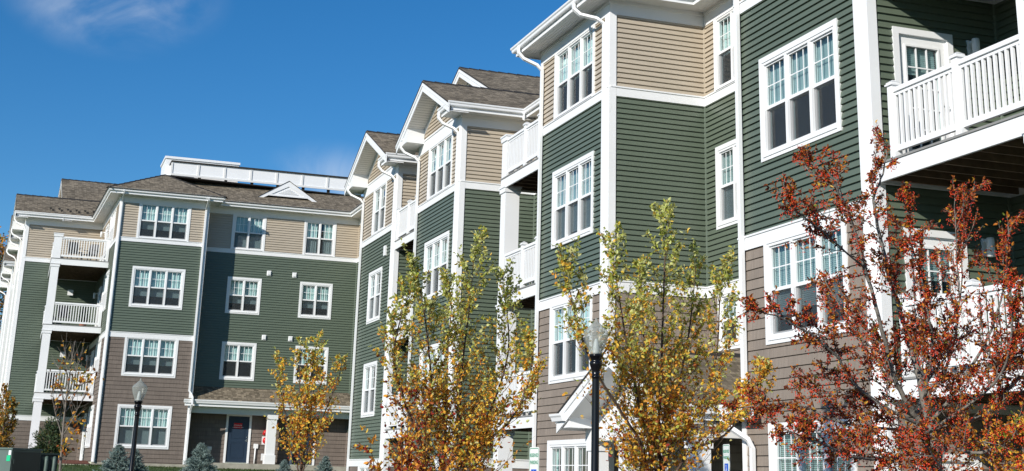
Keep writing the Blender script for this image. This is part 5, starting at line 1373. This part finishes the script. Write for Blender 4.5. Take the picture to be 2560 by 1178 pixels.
# ---- things kept on the corner balconies
def chair(loc, rot, label, mat):
    root = thing('patio_chair', loc, label, 'chair', 'patio chairs on the corner balconies'); root.rotation_euler = (0, 0, rot)
    def add(mb, n, m):
        o = bpy.data.objects.new(n, mb.mesh(n, [m])); COL.objects.link(o); o.parent = root
    mb = MB(); mb.box(-.26, .26, -.26, .26, .42, .46); add(mb, 'seat', M[mat])
    mb = MB(); mb.hexa([(-.26, .22, .46), (.26, .22, .46), (.26, .26, .46), (-.26, .26, .46), (-.25, .36, 1.0), (.25, .36, 1.0), (.25, .4, 1.0), (-.25, .4, 1.0)]); add(mb, 'backrest', M[mat])
    for sx in (-.24, .24):
        for sy in (-.24, .24): mb = MB(); mb.box(sx - .015, sx + .015, sy - .015, sy + .015, 0, .42); add(mb, 'leg', M['plastic_dark'])
        mb = MB(); mb.box(sx - .02, sx + .02, -.24, .3, .64, .67); add(mb, 'armrest', M['plastic_dark'])
chair((1.75, 69.0, 9.40), R(20), 'dark patio chair on the topmost corner balcony, nearer the post', 'plastic_dark')
chair((2.45, 69.4, 9.40), R(-35), 'dark patio chair on the topmost corner balcony, nearer the house wall', 'plastic_dark')
chair((1.6, 69.0, 6.36), R(10), 'dark patio chair on the middle corner balcony', 'plastic_dark')
chair((1.5, 69.1, 3.30), R(30), 'dark patio chair on the lowest corner balcony', 'plastic_dark')
chair((2.5, 68.8, 3.30), R(-50), 'pale patio chair on the lowest corner balcony', 'cushion')
def pot(loc, label):
    r = random.Random(2); root = thing('potted_plant', loc, label, 'plant'); mb = MB(); mb.lathe([(.12, loc[2]), (.17, loc[2] + .3), (.18, loc[2] + .34)], loc[0], loc[1], 14); mb.build('pot', M['terracotta'], root)
    lv = MB()
    for _ in range(260):
        a = r.random() * 6.283; t = r.random(); p = Vector((loc[0], loc[1], loc[2] + .4 + .75 * t)); g = r.uniform(.6, 1.3)
        leaf(lv, p, Vector((math.cos(a), math.sin(a), .35)), .36 * (1 - .6 * t), (.03 * g, .085 * g, .03 * g), r, wide=.14)
    lv.build('leaves', M['leaf'], root)
pot((2.55, 70.6, 6.36), 'green potted plant on the middle corner balcony near the door')

# ================================================================== SKY, SUN, CAMERA
sun_dir = Vector((-1.4, -1.0, .73)).normalized()
elev = math.asin(sun_dir.z); az = math.atan2(sun_dir.x, sun_dir.y)          # clockwise from +Y
w = bpy.data.worlds.new('World'); sc.world = w; w.use_nodes = True
nt = w.node_tree; nt.nodes.clear()
out = nt.nodes.new('ShaderNodeOutputWorld'); bg = nt.nodes.new('ShaderNodeBackground')
sky = nt.nodes.new('ShaderNodeTexSky'); sky.sky_type = 'NISHITA'; sky.sun_disc = False
sky.sun_elevation = elev; sky.sun_rotation = az; sky.altitude = 200; sky.air_density = 1.0; sky.dust_density = 0.; sky.ozone_density = 5.5
tc = nt.nodes.new('ShaderNodeTexCoord')
def cloud(c, rad, scale, lo, hi, amt, stretch):
    vs = N(nt, 'ShaderNodeVectorMath', operation='SUBTRACT'); nt.links.new(tc.outputs['Generated'], vs.inputs[0]); vs.inputs[1].default_value = c
    mp = N(nt, 'ShaderNodeMapping'); mp.inputs['Scale'].default_value = stretch; nt.links.new(vs.outputs[0], mp.inputs[0])
    ln = N(nt, 'ShaderNodeVectorMath', operation='LENGTH'); nt.links.new(mp.outputs[0], ln.inputs[0])
    fo = N(nt, 'ShaderNodeMapRange'); fo.interpolation_type = 'SMOOTHSTEP'; fo.inputs[1].default_value = rad; fo.inputs[2].default_value = rad * .15; fo.inputs[3].default_value = 0; fo.inputs[4].default_value = 1
    nt.links.new(ln.outputs['Value'], fo.inputs[0])
    nz = N(nt, 'ShaderNodeTexNoise', Scale=scale, Detail=7., Roughness=.55); nz.inputs['Distortion'].default_value = .6
    nt.links.new(tc.outputs['Generated'], nz.inputs['Vector'])
    cr = N(nt, 'ShaderNodeMapRange'); cr.interpolation_type = 'SMOOTHSTEP'; cr.inputs[1].default_value = lo; cr.inputs[2].default_value = hi; cr.inputs[3].default_value = 0; cr.inputs[4].default_value = amt
    nt.links.new(nz.outputs[0], cr.inputs[0])
    mu = N(nt, 'ShaderNodeMath', operation='MULTIPLY'); nt.links.new(fo.outputs[0], mu.inputs[0]); nt.links.new(cr.outputs[0], mu.inputs[1])
    return mu
c1 = cloud((.030, .948, .318), .085, 13., .32, .76, .68, (1, 1, 1.7)); c2 = cloud((.190, .963, .196), .06, 16., .35, .75, .45, (1, 1, 1.6))
ad = N(nt, 'ShaderNodeMath', operation='ADD'); ad.use_clamp = True; nt.links.new(c1.outputs[0], ad.inputs[0]); nt.links.new(c2.outputs[0], ad.inputs[1])
hs = N(nt, 'ShaderNodeHueSaturation'); hs.inputs['Saturation'].default_value = 1.22; hs.inputs['Value'].default_value = 1.0
nt.links.new(sky.outputs[0], hs.inputs['Color'])
mx = N(nt, 'ShaderNodeMix', data_type='RGBA'); mx.inputs[7].default_value = (7.5, 8.0, 8.6, 1)
nt.links.new(ad.outputs[0], mx.inputs[0]); nt.links.new(hs.outputs[0], mx.inputs[6]); nt.links.new(mx.outputs[2], bg.inputs[0])
bg.inputs[1].default_value = .088
nt.links.new(bg.outputs[0], out.inputs[0])
sl_ = bpy.data.lights.new('sun', 'SUN'); sl_.energy = 4.0; sl_.angle = R(.53); sl_.color = (1., .945, .865)
so = bpy.data.objects.new('sun', sl_); COL.objects.link(so); so.rotation_euler = sun_dir.to_track_quat('Z', 'Y').to_euler()

cam = bpy.data.cameras.new('camera'); co = bpy.data.objects.new('camera', cam); COL.objects.link(co); sc.camera = co
cam.sensor_width = 36; cam.lens = 3464.009 / 2560 * 36; cam.shift_y = -450 / 2560; cam.clip_start = .1; cam.clip_end = 4000
yw, pi_, ro = R(18.73862), R(17.09523), R(1.65164)
fwd = Vector((math.sin(yw) * math.cos(pi_), math.cos(yw) * math.cos(pi_), math.sin(pi_))); rt = Vector((math.cos(yw), -math.sin(yw), 0)); up = rt.cross(fwd)
r2v = rt * math.cos(ro) + up * math.sin(ro); u2v = up * math.cos(ro) - rt * math.sin(ro)
co.matrix_world = Matrix(((r2v.x, u2v.x, -fwd.x, 0), (r2v.y, u2v.y, -fwd.y, 0), (r2v.z, u2v.z, -fwd.z, 0), (0, 0, 0, 1)))

sc.render.engine = 'CYCLES'
sc.cycles.max_bounces = 8; sc.cycles.transparent_max_bounces = 16; sc.cycles.caustics_reflective = False; sc.cycles.caustics_refractive = False
sc.view_settings.view_transform = 'Standard'; sc.view_settings.look = 'None'; sc.view_settings.exposure = .38; sc.view_settings.gamma = 1.
